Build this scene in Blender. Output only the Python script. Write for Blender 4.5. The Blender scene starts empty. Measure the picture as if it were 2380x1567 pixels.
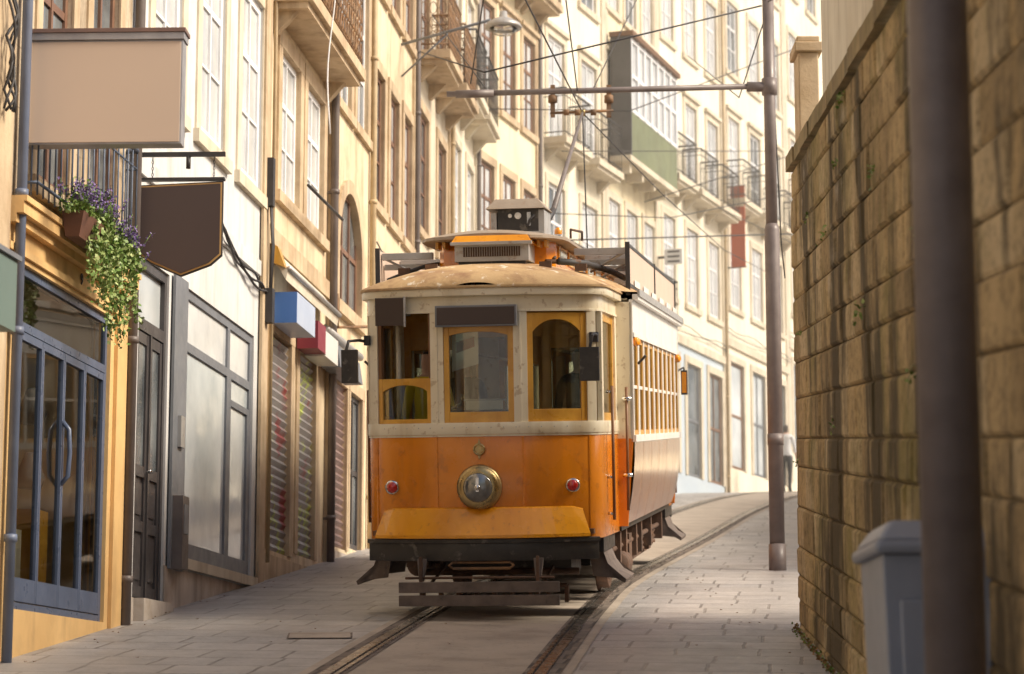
import bpy, bmesh, math, random
from mathutils import Vector, Matrix
random.seed(7)
S=bpy.context.scene
S.view_settings.view_transform='Standard'; S.view_settings.look='None'; S.view_settings.exposure=0
SL=.1243
def gz(y):
    if y<-20: return -1.6-20*SL
    if y<=54: return -1.6+SL*y
    z=-1.6+SL*54
    if y<=90: return z+.0985*(y-54)
    z+=.0985*36
    if y<=140: return z+.04*(y-90)
    return z+2
# ---------------------------------------------------------------- materials
def newmat(name):
    m=bpy.data.materials.new(name); m.use_nodes=True
    nt=m.node_tree; nt.nodes.clear()
    o=nt.nodes.new('ShaderNodeOutputMaterial'); p=nt.nodes.new('ShaderNodeBsdfPrincipled')
    nt.links.new(p.outputs[0],o.inputs[0])
    return m,nt,p,o
def N(nt,t,**k):
    n=nt.nodes.new(t)
    for a,b in k.items(): setattr(n,a,b)
    return n
def mixc(nt,fac,a,b,mode='MIX'):
    n=N(nt,'ShaderNodeMix',data_type='RGBA',blend_type=mode)
    for sock,v in ((n.inputs[0],fac),(n.inputs[6],a),(n.inputs[7],b)):
        if isinstance(v,(int,float)): sock.default_value=v
        elif isinstance(v,tuple): sock.default_value=(*v[:3],1)
        else: nt.links.new(v,sock)
    return n.outputs[2]
def noise(nt,vec,scale,detail=6,rough=.55,mul=None):
    if mul:
        mp=N(nt,'ShaderNodeMapping'); mp.inputs['Scale'].default_value=mul
        nt.links.new(vec,mp.inputs[0]); vec=mp.outputs[0]
    n=N(nt,'ShaderNodeTexNoise'); n.inputs['Scale'].default_value=scale
    n.inputs['Detail'].default_value=detail; n.inputs['Roughness'].default_value=rough
    nt.links.new(vec,n.inputs['Vector']); return n.outputs['Fac']
def ramp(nt,fac,lo,hi):
    r=N(nt,'ShaderNodeMapRange'); r.inputs[1].default_value=lo; r.inputs[2].default_value=hi
    nt.links.new(fac,r.inputs[0]); return r.outputs[0]
def mulv(nt,s,k):
    mm=N(nt,'ShaderNodeMath',operation='MULTIPLY'); nt.links.new(s,mm.inputs[0]); mm.inputs[1].default_value=k; return mm.outputs[0]
def bumpit(nt,p,h,st,dist=.02):
    b=N(nt,'ShaderNodeBump'); b.inputs['Strength'].default_value=st; b.inputs['Distance'].default_value=dist
    nt.links.new(h,b.inputs['Height']); nt.links.new(b.outputs[0],p.inputs['Normal'])
def pm(name,c1,c2=None,scale=3,rough=.7,bump=.2,metal=0,streak=0,sc=(.12,.09,.06),coat=0,spots=0,spc=(.2,.08,.02),sps=14,big=0,bc=(.3,.2,.1)):
    m,nt,p,o=newmat(name)
    tc=N(nt,'ShaderNodeTexCoord').outputs['Object']
    if c2 is None: c2=tuple(x*.8 for x in c1)
    f=ramp(nt,noise(nt,tc,scale),.32,.68)
    col=mixc(nt,f,c1,c2)
    if big: col=mixc(nt,mulv(nt,ramp(nt,noise(nt,tc,2.6,8,.65),.48,.66),big),col,bc)
    if streak: col=mixc(nt,mulv(nt,ramp(nt,noise(nt,tc,1.6,5,.6,(2.6,2.6,.35)),.5,.72),streak),col,sc)
    if spots: col=mixc(nt,mulv(nt,ramp(nt,noise(nt,tc,sps,4,.6),.6,.68),spots),col,spc)
    nt.links.new(col,p.inputs['Base Color'])
    p.inputs['Metallic'].default_value=metal
    rr=N(nt,'ShaderNodeMapRange'); nt.links.new(noise(nt,tc,scale*2.3),rr.inputs[0])
    rr.inputs[1].default_value=.3; rr.inputs[2].default_value=.7
    rr.inputs[3].default_value=max(.02,rough-.08); rr.inputs[4].default_value=min(1,rough+.1)
    nt.links.new(rr.outputs[0],p.inputs['Roughness'])
    p.inputs['Coat Weight'].default_value=coat; p.inputs['Coat Roughness'].default_value=.12
    if bump: bumpit(nt,p,noise(nt,tc,scale*12,4),bump,.01)
    return m
def blockmat(name,c1,c2,mort,bw,rh,plane='yz',shear=0,rot=0,stain=0,stainc=(.05,.045,.02),rough=.85,msize=.012,bump=.5,big=None,off=.5,distort=.02,smul=(2.2,2.2,.42),slo=.47,shi=.62,contrast=.5,moss=0,bumpd=.03,dscale=2.5):
    m,nt,p,o=newmat(name)
    tc=N(nt,'ShaderNodeTexCoord').outputs['Object']
    sx=N(nt,'ShaderNodeSeparateXYZ'); nt.links.new(tc,sx.inputs[0])
    cb=N(nt,'ShaderNodeCombineXYZ')
    if plane=='yz':
        nt.links.new(sx.outputs[1],cb.inputs[0])
        ma=N(nt,'ShaderNodeMath',operation='MULTIPLY_ADD'); nt.links.new(sx.outputs[1],ma.inputs[0])
        ma.inputs[1].default_value=-shear; nt.links.new(sx.outputs[2],ma.inputs[2]); nt.links.new(ma.outputs[0],cb.inputs[1])
    else:
        nt.links.new(sx.outputs[0],cb.inputs[0]); nt.links.new(sx.outputs[1],cb.inputs[1])
    mp=N(nt,'ShaderNodeMapping'); mp.inputs['Rotation'].default_value=(0,0,rot)
    nt.links.new(cb.outputs[0],mp.inputs[0])
    nz=N(nt,'ShaderNodeTexNoise'); nz.inputs['Scale'].default_value=dscale; nt.links.new(mp.outputs[0],nz.inputs['Vector'])
    vm=N(nt,'ShaderNodeVectorMath',operation='MULTIPLY_ADD'); nt.links.new(nz.outputs['Color'],vm.inputs[0])
    vm.inputs[1].default_value=(distort,distort,0); nt.links.new(mp.outputs[0],vm.inputs[2])
    b=N(nt,'ShaderNodeTexBrick'); b.offset=off; b.squash=.7; b.squash_frequency=3; b.offset_frequency=2
    b.inputs['Scale'].default_value=1; b.inputs['Brick Width'].default_value=bw; b.inputs['Row Height'].default_value=rh
    b.inputs['Mortar Size'].default_value=msize; b.inputs['Mortar Smooth'].default_value=.3
    b.inputs['Color1'].default_value=(*c1,1); b.inputs['Color2'].default_value=(*c2,1); b.inputs['Mortar'].default_value=(*mort,1)
    nt.links.new(vm.outputs[0],b.inputs['Vector'])
    col=b.outputs['Color']
    f=ramp(nt,noise(nt,tc,2.2,8,.6),.35,.7)
    col=mixc(nt,f,col,mixc(nt,contrast,col,tuple(x*.45 for x in c1)))
    f=ramp(nt,noise(nt,tc,30,4,.6),.3,.7)
    col=mixc(nt,f,col,mixc(nt,.25,col,tuple(min(1,x*1.7) for x in c2)))
    if big:
        f=ramp(nt,noise(nt,tc,.5,4,.6),.4,.65); col=mixc(nt,f,col,mixc(nt,.5,col,big))
    if stain: col=mixc(nt,mulv(nt,ramp(nt,noise(nt,tc,1.3,9,.68,smul),slo,shi),stain),col,stainc)
    nt.links.new(col,p.inputs['Base Color'])
    rr=N(nt,'ShaderNodeMapRange'); nt.links.new(noise(nt,tc,5),rr.inputs[0]); rr.inputs[3].default_value=rough-.2; rr.inputs[4].default_value=min(1,rough+.15)
    nt.links.new(rr.outputs[0],p.inputs['Roughness'])
    inv=N(nt,'ShaderNodeMath',operation='MULTIPLY_ADD'); nt.links.new(b.outputs['Fac'],inv.inputs[0]); inv.inputs[1].default_value=-1
    nt.links.new(ramp(nt,noise(nt,tc,12,8,.7),-.6,1.4),inv.inputs[2])
    bumpit(nt,p,inv.outputs[0],bump,bumpd)
    return m
def wallmat(name,c1,c2):
    m,nt,p,o=newmat(name); tc=N(nt,'ShaderNodeTexCoord').outputs['Object']
    col=mixc(nt,ramp(nt,noise(nt,tc,3,9,.7,(1,.5,1)),.35,.65),c1,c2)
    col=mixc(nt,mulv(nt,ramp(nt,noise(nt,tc,16,8,.75,(1,.5,1)),.48,.66),.7),col,tuple(x*.35 for x in c2))
    col=mixc(nt,mulv(nt,ramp(nt,noise(nt,tc,.9,9,.72,(1,.7,.8)),.50,.62),.65),col,(.17,.155,.035))
    col=mixc(nt,mulv(nt,ramp(nt,noise(nt,tc,1.25,10,.7,(1,.75,.17)),.475,.57),.92),col,(.060,.045,.022))
    # pale patches scattered by noise
    col=mixc(nt,mulv(nt,ramp(nt,noise(nt,tc,.55,7,.7,(1,.8,1.2)),.60,.68),.6),col,(.55,.50,.42))
    nt.links.new(col,p.inputs['Base Color']); p.inputs['Roughness'].default_value=.9
    bumpit(nt,p,noise(nt,tc,14,10,.75,(1,.6,1)),.9,.03); return m
def glassmat(name,tint=(.9,.93,.92),base=.04):
    m,nt,p,o=newmat(name); nt.nodes.remove(p)
    tr=N(nt,'ShaderNodeBsdfTransparent'); tr.inputs[0].default_value=(*tint,1)
    gl=N(nt,'ShaderNodeBsdfGlossy'); gl.inputs['Roughness'].default_value=.03
    fr=N(nt,'ShaderNodeFresnel'); fr.inputs[0].default_value=1.5
    ad=N(nt,'ShaderNodeMath',operation='ADD'); nt.links.new(fr.outputs[0],ad.inputs[0]); ad.inputs[1].default_value=base
    mx=N(nt,'ShaderNodeMixShader'); nt.links.new(ad.outputs[0],mx.inputs[0]); nt.links.new(tr.outputs[0],mx.inputs[1]); nt.links.new(gl.outputs[0],mx.inputs[2])
    nt.links.new(mx.outputs[0],o.inputs[0]); return m
def panemat(name,c1,c2,scale=1.2):  # opaque pane: blotchy base colour stands in for reflections and curtains
    m=pm(name,c1,c2,scale,.08,0); m.node_tree.nodes['Principled BSDF'].inputs['Specular IOR Level'].default_value=.9
    return m
M={}
M['stone']=blockmat('granite_ochre',(.52,.42,.30),(.60,.50,.37),(.33,.26,.18),.9,.42,stain=.7,stainc=(.18,.125,.08),msize=.006,bump=.25)
M['stone2']=pm('granite_trim',(.62,.49,.33),(.46,.34,.22),2.5,.85,.3,streak=.6,sc=(.20,.13,.08),big=.4)
M['stone3']=pm('granite_pale',(.70,.63,.50),(.58,.50,.38),2,.85,.3,streak=.5,sc=(.28,.2,.13),big=.25,bc=(.42,.34,.22))
M['ochre']=pm('ochre_render',(.78,.52,.23),(.68,.43,.18),1.5,.8,.2,streak=.45,sc=(.35,.2,.09),big=.3,bc=(.45,.28,.13))
M['plaster']=pm('white_plaster',(.66,.66,.66),(.58,.58,.58),.9,.85,.15,streak=.45,sc=(.36,.32,.27),big=.25,bc=(.45,.42,.38))
M['cream']=pm('cream_plaster',(.76,.65,.47),(.64,.51,.34),.9,.85,.15,streak=.65,sc=(.30,.20,.12),big=.45,bc=(.42,.30,.18))
M['yellow']=pm('yellow_plaster',(.84,.75,.53),(.76,.65,.43),.9,.85,.15,streak=.45,sc=(.46,.34,.2))  # far plaster, its colour also paled and warmed for the glow
M['pale']=pm('glow_tinted_plaster',(.86,.80,.66),(.80,.73,.57),.9,.85,.1,streak=.35,sc=(.52,.43,.3))  # haze and warm glow of the far facades put into the plaster colour
M['blue']=pm('pale_blue_tile',(.48,.56,.64),(.54,.62,.68),1,.5,.1,streak=.2,sc=(.4,.4,.4))
M['base_grey']=pm('plinth_render',(.60,.54,.48),(.46,.40,.35),2,.9,.3,streak=.6,sc=(.22,.18,.14),big=.5)
M['wht']=pm('white_window_paint',(.80,.80,.81),(.72,.72,.73),4,.5,.05)
M['brownp']=pm('brown_window_paint',(.24,.13,.08),(.17,.09,.06),4,.5,.1)
M['bluep']=pm('slate_blue_paint',(.105,.135,.215),(.08,.105,.17),4,.32,.05)
M['bluepipe']=pm('blue_grey_pipe',(.17,.21,.31),(.12,.15,.23),4,.45,.05,streak=.4)
M['darkp']=pm('dark_grey_paint',(.075,.068,.07),(.05,.045,.047),4,.35,.05)
M['greyp']=pm('grey_paint',(.19,.20,.225),(.15,.16,.18),4,.42,.05)
M['pane']=panemat('pane_bright',(.42,.46,.49),(.64,.66,.66))
M['paned']=panemat('pane_dark',(.06,.07,.08),(.25,.27,.28),1.6)
M['panes']=panemat('pane_shop_reflection',(.34,.39,.42),(.80,.84,.86),.8)  # pale reflections of the shop glass painted as colour
M['curt']=panemat('pane_curtain',(.70,.71,.71),(.46,.48,.50),1.6)
M['iron']=pm('wrought_iron',(.045,.045,.05),(.07,.06,.055),8,.55,.1,metal=.3)
M['ironb']=pm('blue_grey_iron',(.10,.13,.19),(.07,.09,.14),8,.5,.1)
M['ironr']=pm('rusty_iron',(.30,.16,.07),(.13,.08,.05),8,.7,.2)
M['roof']=pm('terracotta_tile',(.42,.17,.08),(.3,.12,.06),6,.8,.4)
M['pipe']=pm('brown_grey_pipe',(.17,.14,.13),(.12,.10,.095),5,.5,.1,streak=.3)
M['pipey']=pm('cream_pipe',(.55,.42,.25),(.4,.3,.18),5,.6,.1)
M['pole']=pm('steel_pole_paint',(.21,.175,.165),(.155,.125,.118),6,.42,.15,streak=.4,sc=(.09,.065,.055))
M['signface']=pm('beige_sign_face',(.60,.47,.38),(.58,.455,.365),1,.5,0)
M['signback']=pm('sign_metal',(.42,.41,.43),(.30,.29,.31),5,.4,.05,metal=.4)
M['signtop']=pm('sign_flashing',(.20,.12,.10),(.14,.09,.08),5,.5,.1)
M['shield']=pm('shield_face',(.075,.05,.045),(.07,.047,.042),1,.55,0)
M['gold']=pm('gold_trim',(.62,.38,.15),(.52,.31,.12),8,.4,.05,metal=.2)
M['green']=pm('sign_green_grey',(.15,.21,.19),(.13,.18,.165),1,.5,.02)
M['greenp']=pm('bay_green_panel',(.20,.22,.12),(.14,.16,.09),2,.6,.1,streak=.3)
M['concrete']=pm('track_bed_concrete',(.45,.385,.32),(.36,.30,.245),1.3,.68,.4,spots=.6,spc=(.19,.155,.13),sps=20,big=.5,bc=(.25,.21,.175))
M['ballast']=blockmat('rail_border_setts',(.22,.18,.15),(.14,.11,.09),(.05,.04,.035),.13,.3,plane='xy',rot=.12,msize=.014,bump=.6)
M['steel']=pm('rail_steel',(.42,.38,.35),(.18,.13,.10),6,.28,.1,metal=.85)
M['groove']=pm('rail_groove',(.02,.018,.016),(.03,.025,.02),6,.8,.1)
M['rust']=pm('rust_undergear',(.15,.08,.05),(.06,.038,.028),9,.75,.4,spots=.4,spc=(.25,.13,.06))
M['black']=pm('black_paint',(.022,.02,.02),(.05,.045,.04),7,.4,.2,spots=.55,spc=(.22,.20,.17),sps=8)
M['plank']=pm('weathered_plank',(.18,.14,.12),(.10,.08,.07),7,.7,.3,spots=.4,spc=(.06,.045,.04))
M['orange']=pm('orange_body_paint',(.78,.255,.008),(.68,.21,.006),1.7,.26,.05,coat=.45,spots=.4,spc=(.36,.10,.015),sps=8,streak=.45,sc=(.42,.13,.015),big=.25,bc=(.54,.16,.01))
M['orange2']=pm('orange_apron_paint',(.86,.37,.015),(.74,.29,.012),2.5,.24,.05,coat=.5,spots=.5,spc=(.42,.14,.02),big=.3,bc=(.55,.19,.015))
M['oside']=pm('varnished_side_paint',(.66,.26,.05),(.55,.20,.04),1.7,.12,.02,coat=1,streak=.3,sc=(.25,.10,.04))
M['tcream']=pm('tram_cream_paint',(.82,.75,.59),(.75,.66,.48),2.5,.4,.05,coat=.2,streak=.5,sc=(.42,.29,.14),spots=.5,spc=(.36,.22,.10))
M['twhite']=pm('tram_white_paint',(.82,.81,.79),(.75,.73,.69),2.5,.35,.04,coat=.2,streak=.3,sc=(.5,.4,.28))
M['amber']=pm('varnished_wood',(.72,.39,.06),(.56,.27,.035),5,.32,.08,coat=.4,streak=.4,sc=(.28,.11,.02))
M['dwood']=pm('dark_wood',(.20,.09,.035),(.13,.06,.025),5,.5,.1)
M['troof']=pm('tram_roof_canvas',(.55,.38,.20),(.40,.26,.13),2.6,.8,.5,spots=.9,spc=(.78,.72,.60),streak=.3,sc=(.26,.13,.06),sps=9,big=.85,bc=(.25,.13,.07))
M['canopy']=pm('clerestory_roof',(.34,.28,.22),(.25,.20,.16),3,.6,.3,spots=.4,big=.4)
M['tgrey']=pm('grey_metal',(.46,.45,.44),(.36,.35,.34),6,.4,.1,metal=.3,spots=.45,spc=(.22,.13,.07))
M['mesh']=pm('vent_mesh',(.06,.035,.025),(.10,.06,.04),60,.8,.6)
M['brass']=pm('brass',(.52,.40,.20),(.34,.24,.11),9,.3,.1,metal=.9)
M['lens']=pm('headlamp_reflector',(.30,.31,.31),(.14,.14,.14),10,.06,.1,metal=.6,coat=1)
M['chrome']=pm('chrome',(.7,.7,.7),(.6,.6,.6),6,.15,0,metal=1)
M['red']=pm('red_lens',(.62,.02,.015),(.45,.012,.01),20,.12,0,coat=1)
M['amberl']=pm('amber_lens',(.8,.3,.01),(.7,.24,.01),20,.15,0,coat=1)
M['destb']=pm('destination_panel',(.055,.035,.03),(.06,.04,.034),1,.5,0)
M['yellowv']=pm('yellow_vest',(.80,.62,.02),(.70,.52,.02),5,.7,.1)
M['glass']=glassmat('window_glass',(.82,.84,.80),.04)
M['lglass']=glassmat('lamp_glass',(.9,.9,.9),.05)
M['skin']=pm('skin',(.55,.33,.23),(.5,.29,.2),6,.55,.02)
M['hair']=pm('hair',(.06,.04,.03),(.03,.02,.02),20,.6,.2)
M['shirt']=pm('white_shirt',(.78,.78,.78),(.7,.7,.7),6,.8,.1)
M['trous']=pm('dark_trousers',(.03,.03,.035),(.045,.045,.05),6,.85,.1)
M['leaf']=pm('leaf_green',(.08,.17,.025),(.17,.26,.05),9,.5,0)
M['leaf2']=pm('ivy_leaf',(.16,.27,.05),(.42,.47,.20),12,.5,0)
M['purp']=pm('lavender_flower',(.14,.09,.26),(.25,.17,.40),12,.6,0)
M['dry']=pm('dry_leaf',(.30,.17,.07),(.2,.11,.05),12,.7,0)
M['pot']=pm('flower_box_brown',(.15,.065,.04),(.10,.045,.03),6,.6,.1)
M['awn']=pm('awning_canvas',(.72,.65,.52),(.60,.53,.42),4,.8,.1,streak=.4,sc=(.4,.32,.22))
M['bluesign']=pm('blue_sign',(.07,.18,.50),(.06,.16,.44),2,.4,0)
M['palesign']=pm('pale_sign',(.46,.53,.68),(.40,.47,.62),2,.4,0)
M['redsign']=pm('maroon_sign',(.26,.035,.055),(.22,.03,.045),2,.5,0)
M['redban']=pm('rust_red_banner',(.48,.10,.03),(.4,.08,.03),2,.7,0)
M['cable']=pm('cable_rubber',(.03,.028,.03),(.05,.045,.045),9,.6,0)
M['bin']=pm('bin_grey',(.32,.35,.42),(.28,.31,.37),3,.45,.05,streak=.3,sc=(.18,.18,.2))
M['coping']=pm('coping_stone',(.36,.28,.15),(.22,.17,.09),3,.9,.5,streak=.6,sc=(.06,.05,.03),big=.6,bc=(.10,.095,.03))
M['fence']=pm('fence_sheet',(.70,.66,.56),(.60,.55,.45),2,.6,.05,streak=.3)
M['wallA']=wallmat('masonry_ochre',(.60,.45,.24),(.42,.31,.16))
M['wallB']=wallmat('masonry_brown',(.46,.34,.18),(.30,.22,.11))
M['wallC']=wallmat('masonry_pale',(.64,.52,.33),(.48,.37,.21))
M['mortar']=pm('wall_mortar',(.20,.155,.09),(.12,.09,.05),4,.95,.5)
M['wall']=M['wallB']
M['pave']=blockmat('granite_paving',(.30,.29,.295),(.43,.41,.40),(.065,.055,.05),.58,.52,plane='xy',rot=.12,msize=.014,bump=.5,rough=.5,big=(.44,.40,.36),distort=.05,stain=.4,stainc=(.16,.14,.125),smul=(.8,.5,1),slo=.5,shi=.66,contrast=.6)
M['soil']=pm('terrace_soil',(.12,.10,.06),(.07,.07,.03),2,.9,.4)
def shuttermat():
    m,nt,p,o=newmat('graffiti_shutter')
    tc=N(nt,'ShaderNodeTexCoord').outputs['Object']
    n=noise(nt,tc,1.5,3,.5); r=N(nt,'ShaderNodeValToRGB'); nt.links.new(n,r.inputs[0])
    e=r.color_ramp.elements; e[0].position=.36; e[0].color=(.30,.05,.05,1); e[1].position=.42; e[1].color=(.26,.24,.24,1)
    for pos,c in ((.53,(.32,.30,.29)),(.56,(.5,.6,.08)),(.60,(.26,.24,.24)),(.70,(.44,.42,.44))):
        x=e.new(pos); x.color=(*c,1)
    nt.links.new(r.outputs[0],p.inputs['Base Color']); p.inputs['Roughness'].default_value=.45
    return m
M['shut']=shuttermat()
M['shutb']=pm('brown_shutter',(.24,.16,.14),(.17,.11,.10),3,.5,.1)
# ---------------------------------------------------------------- mesh builder
def empty(name,parent=None):
    o=bpy.data.objects.new(name,None); o.empty_display_size=.3
    S.collection.objects.link(o); o.parent=parent; return o
class MB:
    def __init__(s,name,parent=None,f=None,bevel=0):
        s.name=name;s.parent=parent;s.v=[];s.fc=[];s.mi=[];s.sm=[];s.mats=[];s.bevel=bevel
        s.f=f or (lambda a,n,z:(a,n,z))
    def mat(s,k):
        if k not in s.mats: s.mats.append(k)
        return s.mats.index(k)
    def raw(s,pts,faces,k,smooth=False):
        b=len(s.v); s.v+=[tuple(p) for p in pts]; i=s.mat(k)
        for f in faces: s.fc.append([b+j for j in f]); s.mi.append(i); s.sm.append(smooth)
    def add(s,pts,faces,k,smooth=False): s.raw([s.f(*p) for p in pts],faces,k,smooth)
    def box(s,a0,a1,n0,n1,z0,z1,k):
        s.add([(a0,n0,z0),(a1,n0,z0),(a1,n1,z0),(a0,n1,z0),(a0,n0,z1),(a1,n0,z1),(a1,n1,z1),(a0,n1,z1)],
              [(0,3,2,1),(4,5,6,7),(0,1,5,4),(1,2,6,5),(2,3,7,6),(3,0,4,7)],k)
    def hexa(s,p,k): s.add(p,[(0,3,2,1),(4,5,6,7),(0,1,5,4),(1,2,6,5),(2,3,7,6),(3,0,4,7)],k)
    def quad(s,p,k): s.add(p,[tuple(range(len(p)))],k)
    def tube(s,pts,r,k,seg=8,closed=False,smooth=True):
        P=[Vector(s.f(*p)) for p in pts]; n=len(P); rs=r if isinstance(r,(list,tuple)) else [r]*n
        V=[];F=[]; up=None
        for i in range(n):
            if closed: t=(P[(i+1)%n]-P[i-1])
            else: t=P[min(i+1,n-1)]-P[max(i-1,0)]
            t.normalize()
            if up is None: up=Vector((0,0,1)) if abs(t.z)<.9 else Vector((1,0,0))
            x=up.cross(t)
            if x.length<1e-4: x=Vector((1,0,0)).cross(t)
            x.normalize(); y=t.cross(x); up=y
            for j in range(seg):
                a=2*math.pi*j/seg; V.append(P[i]+(x*math.cos(a)+y*math.sin(a))*rs[i])
        for i in range(n if closed else n-1):
            for j in range(seg):
                i2=(i+1)%n; F.append((i*seg+j,i*seg+(j+1)%seg,i2*seg+(j+1)%seg,i2*seg+j))
        if not closed: F.append(tuple(range(seg))[::-1]); F.append(tuple((n-1)*seg+j for j in range(seg)))
        s.raw(V,F,k,smooth)
    def lathe(s,o,ax,prof,k,seg=24,smooth=True):
        o=Vector(o); ax=Vector(ax).normalized(); x=ax.orthogonal().normalized(); y=ax.cross(x); V=[];F=[]
        for r,h in prof:
            for j in range(seg):
                a=2*math.pi*j/seg; V.append(o+ax*h+(x*math.cos(a)+y*math.sin(a))*max(r,1e-4))
        for i in range(len(prof)-1):
            for j in range(seg): F.append((i*seg+j,i*seg+(j+1)%seg,(i+1)*seg+(j+1)%seg,(i+1)*seg+j))
        F.append(tuple(range(seg))[::-1]); F.append(tuple((len(prof)-1)*seg+j for j in range(seg)))
        s.add(V,F,k,smooth)
    def strip(s,path,z0,z1,th,k,out=0,smooth=False):
        n=len(path); V=[];F=[]
        for i in range(n):
            a=Vector(path[max(i-1,0)]); b=Vector(path[min(i+1,n-1)]); t=(b-a).normalized(); nr=Vector((t.y,-t.x))
            p=Vector(path[i]); fz0=z0(p.x) if callable(z0) else z0; fz1=z1(p.x) if callable(z1) else z1
            o1=p+nr*out; o2=p+nr*(out-th)
            V+=[(o1.x,o1.y,fz0),(o1.x,o1.y,fz1),(o2.x,o2.y,fz1),(o2.x,o2.y,fz0)]
        for i in range(n-1):
            b=i*4;c=b+4
            for q in range(4): F.append((b+q,b+(q+1)%4,c+(q+1)%4,c+q))
        F.append((0,1,2,3)); F.append(tuple(4*(n-1)+q for q in (3,2,1,0)))
        s.add(V,F,k,smooth)
    def done(s,recalc=True):
        if not s.v: return None
        me=bpy.data.meshes.new(s.name); me.from_pydata(s.v,[],s.fc)
        for k in s.mats: me.materials.append(M[k])
        me.polygons.foreach_set('material_index',s.mi); me.polygons.foreach_set('use_smooth',s.sm)
        if recalc:
            bm=bmesh.new(); bm.from_mesh(me); bmesh.ops.recalc_face_normals(bm,faces=bm.faces); bm.to_mesh(me); bm.free()
        me.update()
        o=bpy.data.objects.new(s.name,me); S.collection.objects.link(o)
        if s.parent: o.parent=s.parent
        if s.bevel:
            b=o.modifiers.new('bevel','BEVEL'); b.width=s.bevel; b.segments=2; b.limit_method='ANGLE'; b.angle_limit=math.radians(50)
        return o
# ---------------------------------------------------------------- camera
cam=bpy.data.cameras.new('camera'); co=bpy.data.objects.new('camera',cam); S.collection.objects.link(co); S.camera=co
cam.lens=85; cam.sensor_width=36; cam.clip_end=2000; cam.clip_start=.1
co.location=(0,0,0); co.rotation_euler=(math.radians(90+9.1),0,0)
cam.dof.use_dof=True; cam.dof.focus_distance=19.8; cam.dof.aperture_fstop=2.8
# ---------------------------------------------------------------- light
w=bpy.data.worlds.new('World'); S.world=w; w.use_nodes=True; nt=w.node_tree
bg=nt.nodes['Background']; sky=nt.nodes.new('ShaderNodeTexSky'); sky.sky_type='NISHITA'; sky.sun_disc=False
sd=Vector((.72,-.20,.64)).normalized()
sky.sun_elevation=math.asin(sd.z); sky.sun_rotation=math.atan2(sd.x,sd.y); sky.dust_density=4; sky.air_density=1.0; sky.ozone_density=.8
tint=N(nt,'ShaderNodeMix',data_type='RGBA',blend_type='MULTIPLY'); tint.inputs[0].default_value=1; tint.inputs[7].default_value=(1.0,.95,.90,1)
nt.links.new(sky.outputs[0],tint.inputs[6]); nt.links.new(tint.outputs[2],bg.inputs[0]); bg.inputs[1].default_value=.15
sl=bpy.data.lights.new('sun','SUN'); so=bpy.data.objects.new('sun',sl); S.collection.objects.link(so)
sl.energy=5; sl.angle=math.radians(20); sl.color=(1,.90,.73); so.rotation_euler=sd.to_track_quat('Z','Y').to_euler(); so.location=(30,-10,40)
hm=bpy.data.materials.new('sunlit_haze'); hm.use_nodes=True; hn=hm.node_tree; hn.nodes.clear()
ho=hn.nodes.new('ShaderNodeOutputMaterial'); hv=hn.nodes.new('ShaderNodeVolumeScatter'); hv.inputs['Color'].default_value=(1,.95,.82,1); hv.inputs['Density'].default_value=.0075; hv.inputs['Anisotropy'].default_value=.0
hn.links.new(hv.outputs[0],ho.inputs['Volume']); M['haze']=hm
r=MB('sky_haze'); r.box(-12,18,31,95,-3,21,'haze'); r.done()
# ---------------------------------------------------------------- ground
ys=[-200,-60,-20,0,10,20,30,40,50,54,60,66,72,80,90,110,140,200,400]; xs=[-200,-60,-20,0,20,60,200]
g=MB('ground')
V=[(x,y,gz(y)) for y in ys for x in xs]; nx=len(xs)
g.add(V,[(j*nx+i,j*nx+i+1,(j+1)*nx+i+1,(j+1)*nx+i) for j in range(len(ys)-1) for i in range(nx-1)],'pave'); g.done(False)
CP=[(-2.6,-15),(-1.75,0),(-1.13,8),(-.49,15.3),(.05,20.9),(.56,24.9),(1.99,33.2),(3.73,43.6),(5.5,52),(8.2,60),(11.5,67),(17,76),(26,88)]
def cr(t):
    i=max(1,min(len(CP)-3,int(t))); u=t-i
    p=[Vector(CP[i+k]) for k in (-1,0,1,2)]
    return .5*((2*p[1])+(-p[0]+p[2])*u+(2*p[0]-5*p[1]+4*p[2]-p[3])*u*u+(-p[0]+3*p[1]-3*p[2]+p[3])*u**3)
TC=[cr(1+i*.1) for i in range(0,101)]
def trackstrip(mb,o0,o1,h,k,h0=None):
    L=[]
    for i,p in enumerate(TC):
        t=(TC[min(i+1,len(TC)-1)]-TC[max(i-1,0)]).normalized(); nr=Vector((t.y,-t.x))
        a=p+nr*o0; b=p+nr*o1; L.append((a,b))
    V=[];F=[]
    for a,b in L:
        V+=[(a.x,a.y,gz(a.y)+h),(b.x,b.y,gz(b.y)+h)]
        if h0 is not None: V+=[(b.x,b.y,gz(b.y)+h0),(a.x,a.y,gz(a.y)+h0)]
    q=2 if h0 is None else 4
    for i in range(len(L)-1):
        if q==2: F.append((2*i,2*i+1,2*i+3,2*i+2))
        else:
            for e in range(4): F.append((4*i+e,4*i+(e+1)%4,4*i+4+(e+1)%4,4*i+4+e))
    mb.add(V,F,k)
tr=empty('tram_track')
b=MB('track_bed',tr); trackstrip(b,-.86,.86,.005,'concrete'); b.done(False)
b=MB('rail_borders',tr)
for s in (-1,1): trackstrip(b,s*.67-.12,s*.67+.12,.009,'ballast')
b.done(False)
b=MB('rails',tr)
for s in (-1,1):
    trackstrip(b,s*.67-.035,s*.67+.035,.020,'steel',.0)
    c=s*.60; trackstrip(b,c-.015,c+.015,.018,'steel',.0)
    c=s*.6325; trackstrip(b,c-.0150,c+.0150,.013,'groove')
b.done(False)
mc=MB('access_cover')
def onG(x,y,h): return (x,y,gz(y)+h)
x0,y0=-1.65,17.8
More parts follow.
